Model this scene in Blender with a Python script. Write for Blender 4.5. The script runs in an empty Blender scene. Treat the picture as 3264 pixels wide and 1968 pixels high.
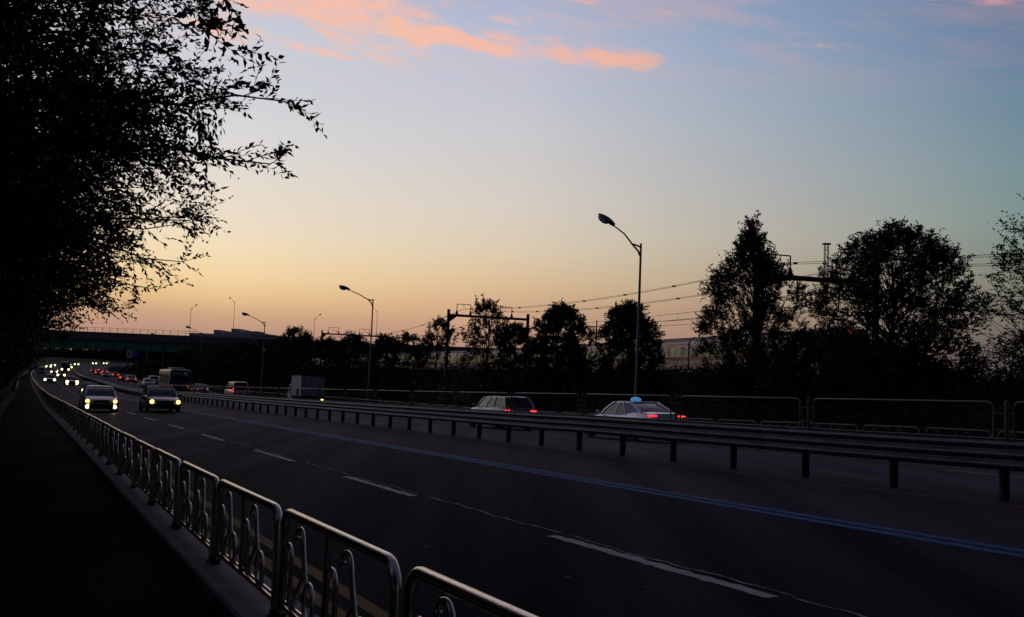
import bpy, math, random
import numpy as np
from mathutils import Matrix, Vector

random.seed(4)
RNG = np.random.default_rng(7)
scn = bpy.context.scene
COL = scn.collection
PI = math.pi

# ------------------------------------------------------------------ camera
F_PX, PITCH, ROLL, CAM_Z = 3035.7, .0713, .0412, 1.8094
cam_data = bpy.data.cameras.new("camera")
cam_data.sensor_width = 36.0
cam_data.lens = 36.0 * F_PX / 3264.0
cam_data.clip_start = .05
cam_data.clip_end = 9000
cam = bpy.data.objects.new("camera", cam_data)
COL.objects.link(cam)
_r, _u, _f = Vector((1, 0, 0)), Vector((0, -math.sin(PITCH), math.cos(PITCH))), Vector((0, math.cos(PITCH), math.sin(PITCH)))
_x = math.cos(ROLL) * _r + math.sin(ROLL) * _u
_y = -math.sin(ROLL) * _r + math.cos(ROLL) * _u
_m = Matrix((_x, _y, -_f)).transposed().to_4x4()
_m.translation = Vector((0, 0, CAM_Z))
cam.matrix_world = _m
scn.camera = cam
scn.render.resolution_x, scn.render.resolution_y = 1024, 617

# ------------------------------------------------------------------ exposure
scn.view_settings.view_transform = 'Standard'
scn.view_settings.look = 'None'
scn.view_settings.exposure = 0.0
scn.view_settings.gamma = 1.0
scn.view_settings.use_curve_mapping = False

# ------------------------------------------------------------------ world: dusk sky, glow left of the road, thin lit cirrus overhead
def s2l(c):
    return tuple(((v / 255) / 12.92 if v <= 10 else (((v / 255) + .055) / 1.055) ** 2.4) for v in c)

world = bpy.data.worlds.new("World")
scn.world = world
world.use_nodes = True
nt = world.node_tree
nt.nodes.clear()
class NB:
    "small node-graph helper"
    def __init__(s, nt): s.nt = nt
    def new(s, t, **k):
        n = s.nt.nodes.new(t)
        for a, b in k.items(): setattr(n, a, b)
        return n
    def put(s, sock, v):
        if hasattr(v, 'default_value') or hasattr(v, 'is_output'): s.nt.links.new(v, sock)
        elif v is not None: sock.default_value = v
    def math(s, op, a, b=None, c=None, clamp=False):
        n = s.new('ShaderNodeMath', operation=op, use_clamp=clamp)
        s.put(n.inputs[0], a)
        if b is not None: s.put(n.inputs[1], b)
        if c is not None: s.put(n.inputs[2], c)
        return n.outputs[0]
    def ramp(s, fac, els, interp='LINEAR'):
        n = s.new('ShaderNodeValToRGB'); r = n.color_ramp; r.interpolation = interp
        while len(r.elements) < len(els): r.elements.new(.5)
        for e, (p, c) in zip(r.elements, sorted(els)):
            e.position = p; e.color = (*c[:3], 1)
        s.put(n.inputs[0], fac); return n.outputs[0]
    def mix(s, f, a, b, blend='MIX'):
        n = s.new('ShaderNodeMix', data_type='RGBA', blend_type=blend)
        s.put(n.inputs[0], f)
        for i, v in ((6, a), (7, b)):
            if isinstance(v, tuple): v = (*v[:3], 1)
            s.put(n.inputs[i], v)
        return n.outputs[2]
    def smooth(s, x, a, b, lo=0., hi=1.):
        n = s.new('ShaderNodeMapRange', interpolation_type='SMOOTHSTEP')
        s.put(n.inputs[0], x)
        for i, v in zip((1, 2, 3, 4), (a, b, lo, hi)): n.inputs[i].default_value = v
        return n.outputs[0]
    def noise(s, vec, scale, detail=4, rough=.55, dist=0.):
        n = s.new('ShaderNodeTexNoise'); s.put(n.inputs['Vector'], vec)
        n.inputs['Scale'].default_value = scale; n.inputs['Detail'].default_value = detail
        n.inputs['Roughness'].default_value = rough; n.inputs['Distortion'].default_value = dist
        return n.outputs['Fac']
    def comb(s, x, y, z=0.):
        n = s.new('ShaderNodeCombineXYZ'); s.put(n.inputs[0], x); s.put(n.inputs[1], y); s.put(n.inputs[2], z); return n.outputs[0]

w = NB(nt)
tc = w.new('ShaderNodeTexCoord')
sep = w.new('ShaderNodeSeparateXYZ'); nt.links.new(tc.outputs['Generated'], sep.inputs[0])
el = w.math('MULTIPLY', w.math('ARCSINE', sep.outputs[2]), 180 / PI)
az = w.math('MULTIPLY', w.math('ARCTAN2', sep.outputs[0], sep.outputs[1]), 180 / PI)     # 0 = along +Y, positive to the right
GLOW = -17.
dsg = w.math('SUBTRACT', az, GLOW)
dsg = w.math('WRAP', dsg, 180., -180.)
daz = w.math('ABSOLUTE', dsg)
# the sun went down further left than the frame shows: towards the left the glow fades much more slowly
lf = w.math('MULTIPLY', daz, w.math('MULTIPLY_ADD', w.math('POWER', w.math('DIVIDE', daz, 180.), 1.5), .68, .32))
isl = w.math('LESS_THAN', dsg, 0.)
daz = w.math('ADD', w.math('MULTIPLY', isl, lf), w.math('MULTIPLY', w.math('SUBTRACT', 1., isl), daz))
fac = w.math('MULTIPLY_ADD', el, 1 / 100., .10, clamp=True)
def col(els): return w.ramp(fac, [((e + 10) / 100., s2l(c)) for e, c in els])
SKY = [   # colour against elevation, for growing distance in azimuth from the afterglow
    (0,  col([(-10, (60, 52, 56)), (-1, (140, 108, 98)), (0.8, (172, 134, 120)), (2.2, (192, 152, 130)), (3.0, (208, 168, 130)), (3.8, (230, 192, 140)), (5.1, (244, 213, 164)), (6.9, (242, 222, 186)), (8.6, (235, 220, 200)), (10.8, (228, 219, 206)), (13.1, (218, 216, 216)), (15.7, (208, 210, 216)), (19, (202, 204, 214)), (24, (170, 180, 208)), (38, (88, 102, 136)), (85, (36, 46, 74))])),
    (17, col([(-10, (50, 44, 50)), (0, (158, 120, 108)), (2.8, (194, 152, 130)), (4.1, (207, 167, 134)), (5.6, (218, 187, 148)), (7.5, (220, 202, 175)), (10.4, (214, 205, 195)), (12.8, (207, 202, 200)), (14.5, (203, 201, 205)), (16.8, (194, 196, 208)), (19, (186, 192, 212)), (24, (156, 170, 202)), (38, (78, 92, 126)), (85, (36, 46, 74))])),
    (33, col([(-10, (40, 38, 44)), (1, (142, 116, 104)), (4.3, (162, 140, 120)), (6.1, (173, 159, 137)), (8.8, (177, 173, 161)), (12, (168, 172, 174)), (16, (154, 168, 183)), (19.5, (140, 160, 186)), (24, (124, 148, 182)), (38, (62, 80, 116)), (85, (36, 46, 74))])),
    (45, col([(-10, (30, 30, 36)), (1.5, (98, 90, 86)), (3.6, (111, 104, 96)), (6.1, (125, 128, 113)), (9.4, (128, 147, 142)), (12.4, (121, 145, 152)), (18.4, (102, 130, 160)), (24, (88, 116, 152)), (38, (50, 66, 100)), (85, (36, 46, 74))])),
    (110, col([(-10, (10, 10, 14)), (2, (30, 31, 38)), (10, (32, 38, 50)), (30, (32, 42, 62)), (85, (36, 46, 74))])),
    (180, col([(-10, (6, 7, 9)), (2, (18, 20, 27)), (10, (21, 26, 37)), (30, (26, 34, 52)), (85, (36, 46, 74))])),
]
sky = SKY[0][1]
for (a0, _), (a1, c1) in zip(SKY[:-1], SKY[1:]):
    sky = w.mix(w.math('DIVIDE', w.math('SUBTRACT', daz, float(a0)), float(a1 - a0), clamp=True), sky, c1)

# cirrus: long streaks that slope gently down to the right
def streak(a0, e0, a1, e1, hw, soft=1.0):
    "soft mask round a segment in azimuth / elevation"
    L = math.hypot(a1 - a0, e1 - e0); ux, uy = (a1 - a0) / L, (e1 - e0) / L
    da, de = w.math('SUBTRACT', az, a0), w.math('SUBTRACT', el, e0)
    t = w.math('ADD', w.math('MULTIPLY', da, ux), w.math('MULTIPLY', de, uy))
    q = w.math('SUBTRACT', w.math('MULTIPLY', de, ux), w.math('MULTIPLY', da, uy))
    over = w.math('MAXIMUM', w.math('SUBTRACT', t, L), w.math('MULTIPLY', t, -1.))
    over = w.math('MULTIPLY', w.math('MAXIMUM', over, 0.), .45)
    dist = w.math('ADD', w.math('ABSOLUTE', w.math('DIVIDE', q, hw)), over)
    return w.smooth(dist, 1.0 + soft, 0.0)
vec = w.comb(w.math('MULTIPLY_ADD', el, .06, w.math('MULTIPLY', az, .11)), w.math('MULTIPLY_ADD', az, .085, w.math('MULTIPLY', el, .62)))
n1 = w.noise(vec, 1.0, 8, .60, .9)
n2 = w.noise(w.comb(w.math('MULTIPLY', az, .42), w.math('MULTIPLY_ADD', az, .2, w.math('MULTIPLY', el, 1.5)), 4.), 1.0, 7, .62, .5)
m = w.math('MULTIPLY', streak(-27, 22.4, -6.0, 20.1, 1.75, .9), 1.08)
def amp(v, k): return w.math('MULTIPLY', v, k)
m = w.math('MAXIMUM', m, w.math('MULTIPLY', streak(-20, 22.8, -3, 22.2, 1.6, 1.2), .7))
for a in (amp(streak(-7, 20.2, 7.2, 18.85, .72, .9), 1.15), amp(streak(-18.5, 18.9, -12.5, 18.3, .5), .85), amp(streak(-11, 18.7, -6.5, 18.1, .45), .62),
          amp(streak(-4, 21.2, 4.6, 20.4, .6), .5), streak(23.5, 22.0, 34, 20.6, .9), amp(streak(16.0, 19.8, 21, 19.1, .5), .5),
          amp(streak(1.5, 22.2, 9, 21.2, .8), .45)):
    m = w.math('MAXIMUM', m, a)
high = w.math('MULTIPLY', w.smooth(el, 22., 32.), .6)
body = w.math('MAXIMUM', m, high)
shape = w.math('ADD', w.math('MULTIPLY', w.math('SUBTRACT', n1, .5), 2.3), w.math('MULTIPLY', w.math('SUBTRACT', n2, .5), 2.0))
cover = w.smooth(w.math('ADD', shape, body), .30, 1.35)
cover = w.math('MULTIPLY', cover, w.smooth(body, 0.0, .45))
veil = w.math('MULTIPLY', w.math('MULTIPLY', w.smooth(el, 15., 21.5), w.smooth(n1, .38, .68)), .28)
cover = w.math('MAXIMUM', cover, veil)
warm = w.smooth(daz, 0., 60.)
cc = w.mix(warm, s2l((255, 192, 162)), s2l((216, 152, 152)))
cc = w.mix(w.smooth(daz, 50., 120.), cc, s2l((60, 58, 74)))
cc = w.mix(w.smooth(el, 26., 60.), cc, s2l((84, 72, 84)))
sky = w.mix(w.math('MULTIPLY', cover, .86), sky, cc)

# a physical dusk sky adds its faint light on top
nish = w.new('ShaderNodeTexSky', sky_type='NISHITA')
nish.sun_disc = False
nish.sun_elevation = math.radians(0.3)
nish.sun_rotation = math.radians(-50)
bg1 = w.new('ShaderNodeBackground'); nt.links.new(sky, bg1.inputs[0]); bg1.inputs[1].default_value = 1.0
bg2 = w.new('ShaderNodeBackground'); nt.links.new(nish.outputs[0], bg2.inputs[0]); bg2.inputs[1].default_value = .004
add = w.new('ShaderNodeAddShader'); nt.links.new(bg1.outputs[0], add.inputs[0]); nt.links.new(bg2.outputs[0], add.inputs[1])
wo = w.new('ShaderNodeOutputWorld'); nt.links.new(add.outputs[0], wo.inputs[0])

# last faint light from the direction of the set sun
sd = bpy.data.lights.new("sun", 'SUN'); sd.energy = .04; sd.angle = math.radians(12); sd.color = (1, .62, .36)
sun = bpy.data.objects.new("sun", sd); COL.objects.link(sun)
_a, _e = math.radians(-50), math.radians(3)
sun.rotation_euler = (Vector((math.sin(_a) * math.cos(_e), math.cos(_a) * math.cos(_e), math.sin(_e)))).to_track_quat('Z', 'Y').to_euler()

# ------------------------------------------------------------------ materials
MATS = {}
def mat(name, color, rough=.6, metal=0., emit=None, estr=0., var=.15, vscale=6., bump=0., bscale=60., spec=.5, coat=0., trans=0.):
    if name in MATS: return MATS[name]
    m = bpy.data.materials.new(name); m.use_nodes = True
    b = NB(m.node_tree); p = m.node_tree.nodes['Principled BSDF']
    p.inputs['Roughness'].default_value = rough; p.inputs['Metallic'].default_value = metal
    p.inputs['Specular IOR Level'].default_value = spec
    p.inputs['Coat Weight'].default_value = coat; p.inputs['Transmission Weight'].default_value = trans
    t = b.new('ShaderNodeTexCoord').outputs['Object']
    if var > 0:
        n = b.noise(t, vscale, 5, .6)
        c = b.mix(b.smooth(n, .3, .7), tuple(v * (1 - var) for v in color), tuple(min(1, v * (1 + var)) for v in color))
        b.put(p.inputs['Base Color'], c)
        b.put(p.inputs['Roughness'], b.math('MULTIPLY_ADD', n, .2 * rough, .9 * rough))
    else: p.inputs['Base Color'].default_value = (*color, 1)
    if bump > 0:
        bn = b.new('ShaderNodeBump'); bn.inputs['Strength'].default_value = bump; bn.inputs['Distance'].default_value = .02
        b.put(bn.inputs['Height'], b.noise(t, bscale, 4, .6)); b.put(p.inputs['Normal'], bn.outputs[0])
    if emit:
        p.inputs['Emission Color'].default_value = (*emit, 1); p.inputs['Emission Strength'].default_value = estr
    MATS[name] = m
    return m

def asphalt(name, base, light, dirt, gloss=.05):
    m = bpy.data.materials.new(name); m.use_nodes = True
    b = NB(m.node_tree); p = m.node_tree.nodes['Principled BSDF']
    g = b.new('ShaderNodeNewGeometry').outputs['Position']
    mp = b.new('ShaderNodeMapping'); b.put(mp.inputs[0], g); mp.inputs['Rotation'].default_value = (0, 0, -.48); mp.inputs['Scale'].default_value = (1., .05, 1.)
    tracks = b.noise(mp.outputs[0], .9, 4, .5)
    patch = b.noise(g, .22, 5, .6)
    grain = b.noise(g, 55., 3, .7)
    fine = b.noise(g, 260., 2, .6)
    c = b.mix(b.smooth(tracks, .35, .65), base, light)
    c = b.mix(b.math('MULTIPLY', b.smooth(patch, .45, .75), .5), c, dirt)
    c = b.mix(b.math('MULTIPLY', b.smooth(grain, .54, .72), .7), c, tuple(v * 2.6 for v in light))
    c = b.mix(b.math('MULTIPLY', b.smooth(fine, .5, .3), .5), c, tuple(v * .4 for v in base))
    b.put(p.inputs['Base Color'], c)
    b.put(p.inputs['Roughness'], b.math('MULTIPLY_ADD', tracks, -.30, .72))
    p.inputs['Specular IOR Level'].default_value = .0
    bn = b.new('ShaderNodeBump'); bn.inputs['Strength'].default_value = .55; bn.inputs['Distance'].default_value = .012
    b.put(bn.inputs['Height'], b.math('ADD', grain, b.math('MULTIPLY', fine, .5))); b.put(p.inputs['Normal'], bn.outputs[0])
    # rough stone mirrors the sky only at a grazing view
    lw = b.new('ShaderNodeLayerWeight'); lw.inputs[0].default_value = .5
    gl = b.new('ShaderNodeBsdfGlossy'); gl.inputs['Color'].default_value = (1, 1, 1, 1); gl.inputs['Roughness'].default_value = .48
    mx = b.new('ShaderNodeMixShader'); b.put(mx.inputs[0], b.math('MULTIPLY', b.math('POWER', lw.outputs['Facing'], 12.), b.math('MULTIPLY', b.math('MULTIPLY_ADD', tracks, 1.2, .4), gloss)))
    out = m.node_tree.nodes['Material Output']; b.nt.links.new(p.outputs[0], mx.inputs[1]); b.nt.links.new(gl.outputs[0], mx.inputs[2]); b.nt.links.new(mx.outputs[0], out.inputs[0])
    MATS[name] = m; return m
M_ROAD = asphalt('asphalt_dark', (.024, .023, .027), (.050, .047, .053), (.034, .033, .039))
M_BUSL = asphalt('asphalt_reddish', (.060, .049, .056), (.092, .076, .082), (.074, .062, .072))
M_WALK = asphalt('walkway_surface', (.015, .011, .012), (.024, .018, .019), (.011, .009, .011), .02)

def paint(name, color, under, wear=.45, scale=14.):
    m = bpy.data.materials.new(name); m.use_nodes = True
    b = NB(m.node_tree); p = m.node_tree.nodes['Principled BSDF']
    g = b.new('ShaderNodeNewGeometry').outputs['Position']
    n = b.math('ADD', b.math('MULTIPLY', b.noise(g, scale, 6, .7), .6), b.math('MULTIPLY', b.noise(g, scale * 5, 4, .7), .4))
    k = b.smooth(n, wear - .07, wear + .05)
    c = b.mix(b.smooth(b.noise(g, 3., 3, .5), .3, .7), tuple(v * .8 for v in color), color)
    b.put(p.inputs['Base Color'], b.mix(k, under, c)); p.inputs['Roughness'].default_value = .75; p.inputs['Specular IOR Level'].default_value = .06
    MATS[name] = m; return m
P_WHITE = paint('road_paint_white', (.50, .49, .49), (.035, .035, .04), .41)
P_BLUE = paint('road_paint_blue', (.035, .125, .33), (.03, .04, .06), .37)
P_YELLOW = paint('road_paint_yellow', (.19, .11, .028), (.04, .035, .03), .40)
P_CRACK = paint('crack_filler', (.34, .29, .25), (.02, .02, .024), .46, 7.)
M_STEEL = mat('stainless_tube', (.60, .54, .47), .25, 1., var=.12, vscale=20, bump=.05)
M_GALV = mat('galvanised_beam', (.125, .125, .145), .55, .6, var=.28, vscale=3.5, bump=.12, bscale=30)
M_GPOST = mat('dull_post', (.03, .03, .034), .6, .4, var=.25)
M_RAILF = mat('painted_rail_tube', (.10, .105, .10), .45, .4, var=.1)
M_CONC = mat('kerb_concrete', (.26, .24, .235), .9, spec=.06, var=.22, vscale=2.5, bump=.35, bscale=45)
M_SOIL = mat('dark_soil', (.022, .022, .014), .95, spec=.03, var=.4, vscale=.8, bump=.5, bscale=8)
M_BALLAST = mat('ballast', (.10, .09, .08), .95, var=.4, vscale=8, bump=.6, bscale=20)
M_LEAF = mat('leaf_dark', (.020, .027, .013), .55, var=.35, vscale=1.2, spec=.12)
M_LEAF2 = mat('leaf_reddish', (.036, .022, .015), .55, var=.35, vscale=1.2, spec=.25)
M_BUSH = mat('bush_leaf', (.020, .030, .012), .6, var=.4, vscale=.7, spec=.08)
M_BARK = mat('bark', (.02, .016, .014), .9, var=.35, vscale=9, bump=.6, bscale=30)
M_GRASS = mat('kerb_grass', (.30, .27, .16), .8, var=.4, vscale=6)
M_LAMPP = mat('lamp_pole_paint', (.15, .15, .20), .5, .3, var=.25, vscale=5)
M_LAMPH = mat('lamp_head', (.13, .14, .17), .35, .4, var=.08)
M_LENS = mat('lamp_lens', (.45, .40, .36), .25, var=.1)
M_GLASS = mat('car_glass', (.014, .014, .02), .16, var=0, spec=.42)
M_TYRE = mat('tyre', (.014, .014, .015), .85, var=.1)
M_RIM = mat('rim', (.22, .22, .24), .35, .9, var=0)
M_TRIM = mat('black_trim', (.012, .012, .014), .5, var=.1)
M_PLATE = mat('number_plate', (.20, .22, .27), .5, var=.05)
M_PLATEY = mat('yellow_plate', (.65, .42, .02), .5, var=.05)
M_HL = mat('headlight_white', (1, 1, .9), .3, emit=(1., .80, .42), estr=3.6, var=0)
M_HLG = mat('headlight_cool', (1, 1, .95), .3, emit=(.90, 1., .74), estr=3.0, var=0)
M_HLG2 = mat('headlight_greenish', (1, 1, .8), .3, emit=(.80, 1., .42), estr=3.2, var=0)
M_HLY = mat('headlight_dim_yellow', (1, .9, .6), .3, emit=(1., .82, .36), estr=2.6, var=0)
M_AMB = mat('amber_lamp', (1, .5, .1), .3, emit=(1., .56, .14), estr=3.6, var=0)
M_TAIL = mat('tail_lamp_lit', (.6, .02, .02), .3, emit=(1., .05, .045), estr=1.35, var=0)
M_TAILD = mat('tail_lamp_dim', (.3, .02, .02), .3, emit=(1., .05, .04), estr=.35, var=0)
M_TRAINW = mat('train_cream', (.62, .43, .31), .45, var=.07, vscale=1.)
M_TRAINR = mat('train_orange_band', (.22, .030, .010), .45, var=.08)
M_TRAINROOF = mat('train_roof', (.11, .09, .09), .6, var=.1)
M_TRAIND = mat('train_dark', (.02, .02, .022), .6, var=.1)
M_TWIN = mat('train_window_lit', (.012, .018, .016), .3, spec=.25, emit=(.10, .30, .18), estr=.07, var=0)
M_TWINY = mat('train_window_yellowgreen', (.012, .018, .012), .3, spec=.25, emit=(.26, .60, .10), estr=.14, var=0)
M_WIRE = mat('wire', (.02, .02, .022), .6, .3, var=0)
M_GANTRY = mat('gantry_steel', (.035, .033, .034), .7, .2, var=.2)
M_GIRD = mat('girder_green', (.02, .20, .135), .5, var=.18, vscale=.7)
M_BCONC = mat('bridge_concrete', (.12, .10, .105), .9, var=.15, vscale=.6, bump=.1)
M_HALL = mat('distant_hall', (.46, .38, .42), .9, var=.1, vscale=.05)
M_HALLW = mat('distant_hall_window', (.05, .05, .065), .3, var=0)
M_SIGNB = mat('sign_blue', (.03, .06, .34), .5, var=.08)
M_SIGNW = mat('sign_white', (.42, .38, .42), .5, var=.08)
M_SIGNR = mat('sign_red', (.30, .03, .015), .5, var=.08)
M_BUSG = mat('bus_teal', (.012, .075, .08), .35, var=.08, coat=.4)
M_BUSLIT = mat('bus_cream', (.62, .56, .36), .4, var=.05)  # warm evening light painted onto the bus's left edges
M_BUSTXT = mat('bus_display', (.05, .08, .1), .5, emit=(.16, .34, .42), estr=.14, var=0)
M_BUSTXT2 = mat('bus_letters', (.10, .12, .2), .5, emit=(.16, .18, .34), estr=.10, var=0)
M_TAXIL = mat('taxi_beacon', (.05, .3, .6), .3, emit=(.06, .24, .48), estr=.7, var=0)
def car_paint(n, c, r=.28): return mat('paint_' + n, c, r, .35, var=0, coat=.6)

# ------------------------------------------------------------------ object helpers
def link(name, me, m=None, parent=None, kind=None):
    o = bpy.data.objects.new(name, me); COL.objects.link(o)
    if m is not None and me is not None and not me.materials: me.materials.append(m)
    if parent is not None: o.parent = parent
    if kind: o['kind'] = kind
    return o
def tag(o, label, cat, group=None):
    o['label'] = label; o['category'] = cat
    if group: o['group'] = group
    return o
def thing(name, label, cat, mw=None, group=None):
    o = bpy.data.objects.new(name, None); COL.objects.link(o); o.empty_display_size = .2
    if mw is not None: o.matrix_world = mw
    return tag(o, label, cat, group)
def dup(root, mw=None, label=None, name=None):
    r = root.copy(); COL.objects.link(r)
    if name: r.name = name
    if mw is not None: r.matrix_world = mw
    if label: r['label'] = label
    for ch in list(root.children):
        c = ch.copy(); COL.objects.link(c); c.parent = r; c.matrix_parent_inverse = ch.matrix_parent_inverse.copy()
        for g in list(ch.children):
            d = g.copy(); COL.objects.link(d); d.parent = c; d.matrix_parent_inverse = g.matrix_parent_inverse.copy()
    return r

class MB:
    def __init__(s): s.v = []; s.f = []
    def add(s, vs, fs):
        k = len(s.v); s.v += [tuple(p) for p in vs]; s.f += [tuple(i + k for i in f) for f in fs]; return s
    def box(s, x0, x1, y0, y1, z0, z1):
        return s.add([(x0, y0, z0), (x1, y0, z0), (x1, y1, z0), (x0, y1, z0), (x0, y0, z1), (x1, y0, z1), (x1, y1, z1), (x0, y1, z1)],
                     [(0, 3, 2, 1), (4, 5, 6, 7), (0, 1, 5, 4), (1, 2, 6, 5), (2, 3, 7, 6), (3, 0, 4, 7)])
    def tube(s, pts, r, n=8, caps=True, closed=False):
        P = [Vector(p) for p in pts]; m = len(P); R = r if hasattr(r, '__len__') else [r] * m
        k = len(s.v); up = None
        for i in range(m):
            a = P[(i - 1) % m] if (i > 0 or closed) else P[i]; b = P[(i + 1) % m] if (i < m - 1 or closed) else P[i]
            t = (b - a).normalized() if (b - a).length > 1e-9 else Vector((0, 0, 1))
            if up is None: up = Vector((0, 0, 1)) if abs(t.z) < .9 else Vector((1, 0, 0))
            x = up.cross(t)
            if x.length < 1e-4: x = Vector((0, 1, 0)).cross(t)
            x.normalize(); y = t.cross(x); up = y
            for j in range(n):
                an = 2 * PI * j / n; q = P[i] + (x * math.cos(an) + y * math.sin(an)) * R[i]; s.v.append(tuple(q))
        for i in range(m if closed else m - 1):
            for j in range(n):
                a = k + i * n + j; b = k + i * n + (j + 1) % n; c = k + ((i + 1) % m) * n + (j + 1) % n; d = k + ((i + 1) % m) * n + j
                s.f.append((a, b, c, d))
        if caps and not closed:
            s.f.append(tuple(k + j for j in range(n))[::-1]); s.f.append(tuple(k + (m - 1) * n + j for j in range(n)))
        return s
    def lathe(s, prof, n=12, axis='z', o=(0, 0, 0)):
        k = len(s.v); m = len(prof)
        for r, h in prof:
            for j in range(n):
                a = 2 * PI * j / n; c, d = r * math.cos(a), r * math.sin(a)
                p = (c, d, h) if axis == 'z' else ((c, h, d) if axis == 'y' else (h, c, d))
                s.v.append((p[0] + o[0], p[1] + o[1], p[2] + o[2]))
        for i in range(m - 1):
            for j in range(n): s.f.append((k + i * n + j, k + i * n + (j + 1) % n, k + (i + 1) * n + (j + 1) % n, k + (i + 1) * n + j))
        s.f.append(tuple(k + j for j in range(n))[::-1]); s.f.append(tuple(k + (m - 1) * n + j for j in range(n)))
        return s
    def ell(s, c, r, n=10, m=6):
        prof = [(math.sin(PI * i / m), -math.cos(PI * i / m)) for i in range(m + 1)]
        k = len(s.v)
        for pr, pz in prof:
            for j in range(n):
                a = 2 * PI * j / n; s.v.append((c[0] + r[0] * pr * math.cos(a), c[1] + r[1] * pr * math.sin(a), c[2] + r[2] * pz))
        for i in range(m):
            for j in range(n): s.f.append((k + i * n + j, k + i * n + (j + 1) % n, k + (i + 1) * n + (j + 1) % n, k + (i + 1) * n + j))
        return s
    def loft(s, rings, caps=True, closed=True):
        k = len(s.v); n = len(rings[0])
        for r in rings: s.v += [tuple(p) for p in r]
        for i in range(len(rings) - 1):
            for j in range(n if closed else n - 1):
                s.f.append((k + i * n + j, k + i * n + (j + 1) % n, k + (i + 1) * n + (j + 1) % n, k + (i + 1) * n + j))
        if caps:
            s.f.append(tuple(k + j for j in range(n))[::-1]); s.f.append(tuple(k + (len(rings) - 1) * n + j for j in range(n)))
        return s
    def mesh(s, name, smooth=None):
        me = bpy.data.meshes.new(name); me.from_pydata(s.v, [], s.f); me.validate()
        if smooth is not None:
            me.polygons.foreach_set('use_smooth', [True] * len(me.polygons))
            me.set_sharp_from_angle(angle=math.radians(smooth))
        me.update(); return me
    def obj(s, name, m, parent=None, smooth=None, kind=None):
        return link(name, s.mesh(name, smooth), m, parent, kind)

def np_mesh(name, V, Fq):
    "mesh from numpy verts and an (n,4) quad array"
    me = bpy.data.meshes.new(name); V = np.asarray(V, np.float32); Fq = np.asarray(Fq, np.int32); n = len(Fq); c = Fq.shape[1]
    me.vertices.add(len(V)); me.vertices.foreach_set('co', V.ravel())
    me.loops.add(n * c); me.loops.foreach_set('vertex_index', Fq.ravel())
    me.polygons.add(n); me.polygons.foreach_set('loop_start', np.arange(n, dtype=np.int32) * c)
    me.update(calc_edges=True); me.validate(); return me

# ------------------------------------------------------------------ road frame: s along the road, d to its right, z above its surface
KN = [0.0, 30.0, 60.0, 100.0, 150.0, 220.0, 400.0, 430., 600., 700.]
KK = [-1.1916, 0.6641, -0.6186, 0.2888, -0.0538, -0.2919, 0.0862, -3.2, -3.2, -3.2]
KG = [-3.0019, -1.9207, -1.6726, -1.6996, 0.3463, -0.7435, 1.3181, 1.4, 1.4, 1.4]
SG = np.arange(-80, 700.25, .5)
_k = np.interp(SG, KN, KK) * 1e-3; _k[SG < 0] = 0
_g = np.interp(SG, KN, KG) * 1e-2
_i0 = 160
TH = np.cumsum(_k) * .5; TH += .4814 - TH[_i0]
RX = np.cumsum(-np.sin(TH)) * .5; RX -= RX[_i0]
RY = np.cumsum(np.cos(TH)) * .5; RY -= RY[_i0]
RZ = np.cumsum(_g) * .5; RZ -= RZ[_i0]
def cross(s, d):
    bk = np.interp(s, [20, 80, 150], [.0463, .019, -.0273])
    c = np.where(d < 12.7, bk * d, bk * 12.7 - .02 * (d - 12.7)); c = np.where(d < 1.7, bk * 1.7, c)
    return c + np.interp(s, [20, 30, 50, 70, 100, 150, 250, 400], [0, -.08, -.15, 0, .2, .45, .4, .2]) * np.interp(d, [12.9, 13.6], [0, 1])
def posn(s, d, z=0.):
    s, d, z = np.broadcast_arrays(*[np.asarray(a, float) for a in (s, d, z)])
    t = np.interp(s, SG, TH)
    return np.stack([np.interp(s, SG, RX) + d * np.cos(t), np.interp(s, SG, RY) + d * np.sin(t), np.interp(s, SG, RZ) + cross(s, d) + z], -1)
def pos(s, d, z=0.): return Vector(posn(s, d, z).tolist())
def heading(s): return float(np.interp(s, SG, TH))
def frame(s, d, z=0., flip=False, level=False):
    "matrix at a road point: x forward along s, y left, z up"
    a, b = pos(s - 1, d, z), pos(s + 1, d, z); t = (b - a)
    if level: t.z = 0
    t.normalize()
    if flip: t = -t
    y = Vector((0, 0, 1)).cross(t).normalized(); zz = t.cross(y)
    m = Matrix((t, y, zz)).transposed().to_4x4(); m.translation = pos(s, d, z); return m
def sheet(name, s0, s1, ds, dl, zoff, m, parent=None, kind=None, zf=None):
    S = np.arange(s0, s1 + ds / 2, ds); D = np.asarray(dl, float); A, B = np.meshgrid(S, D, indexing='ij')
    V = posn(A, B, zoff if zf is None else zf(A, B)).reshape(-1, 3); n, k = A.shape
    i = np.arange(n - 1)[:, None] * k + np.arange(k - 1)[None, :]
    me = np_mesh(name, V, np.stack([i, i + 1, i + k + 1, i + k], -1).reshape(-1, 4))
    return link(name, me, m, parent, kind)

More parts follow.
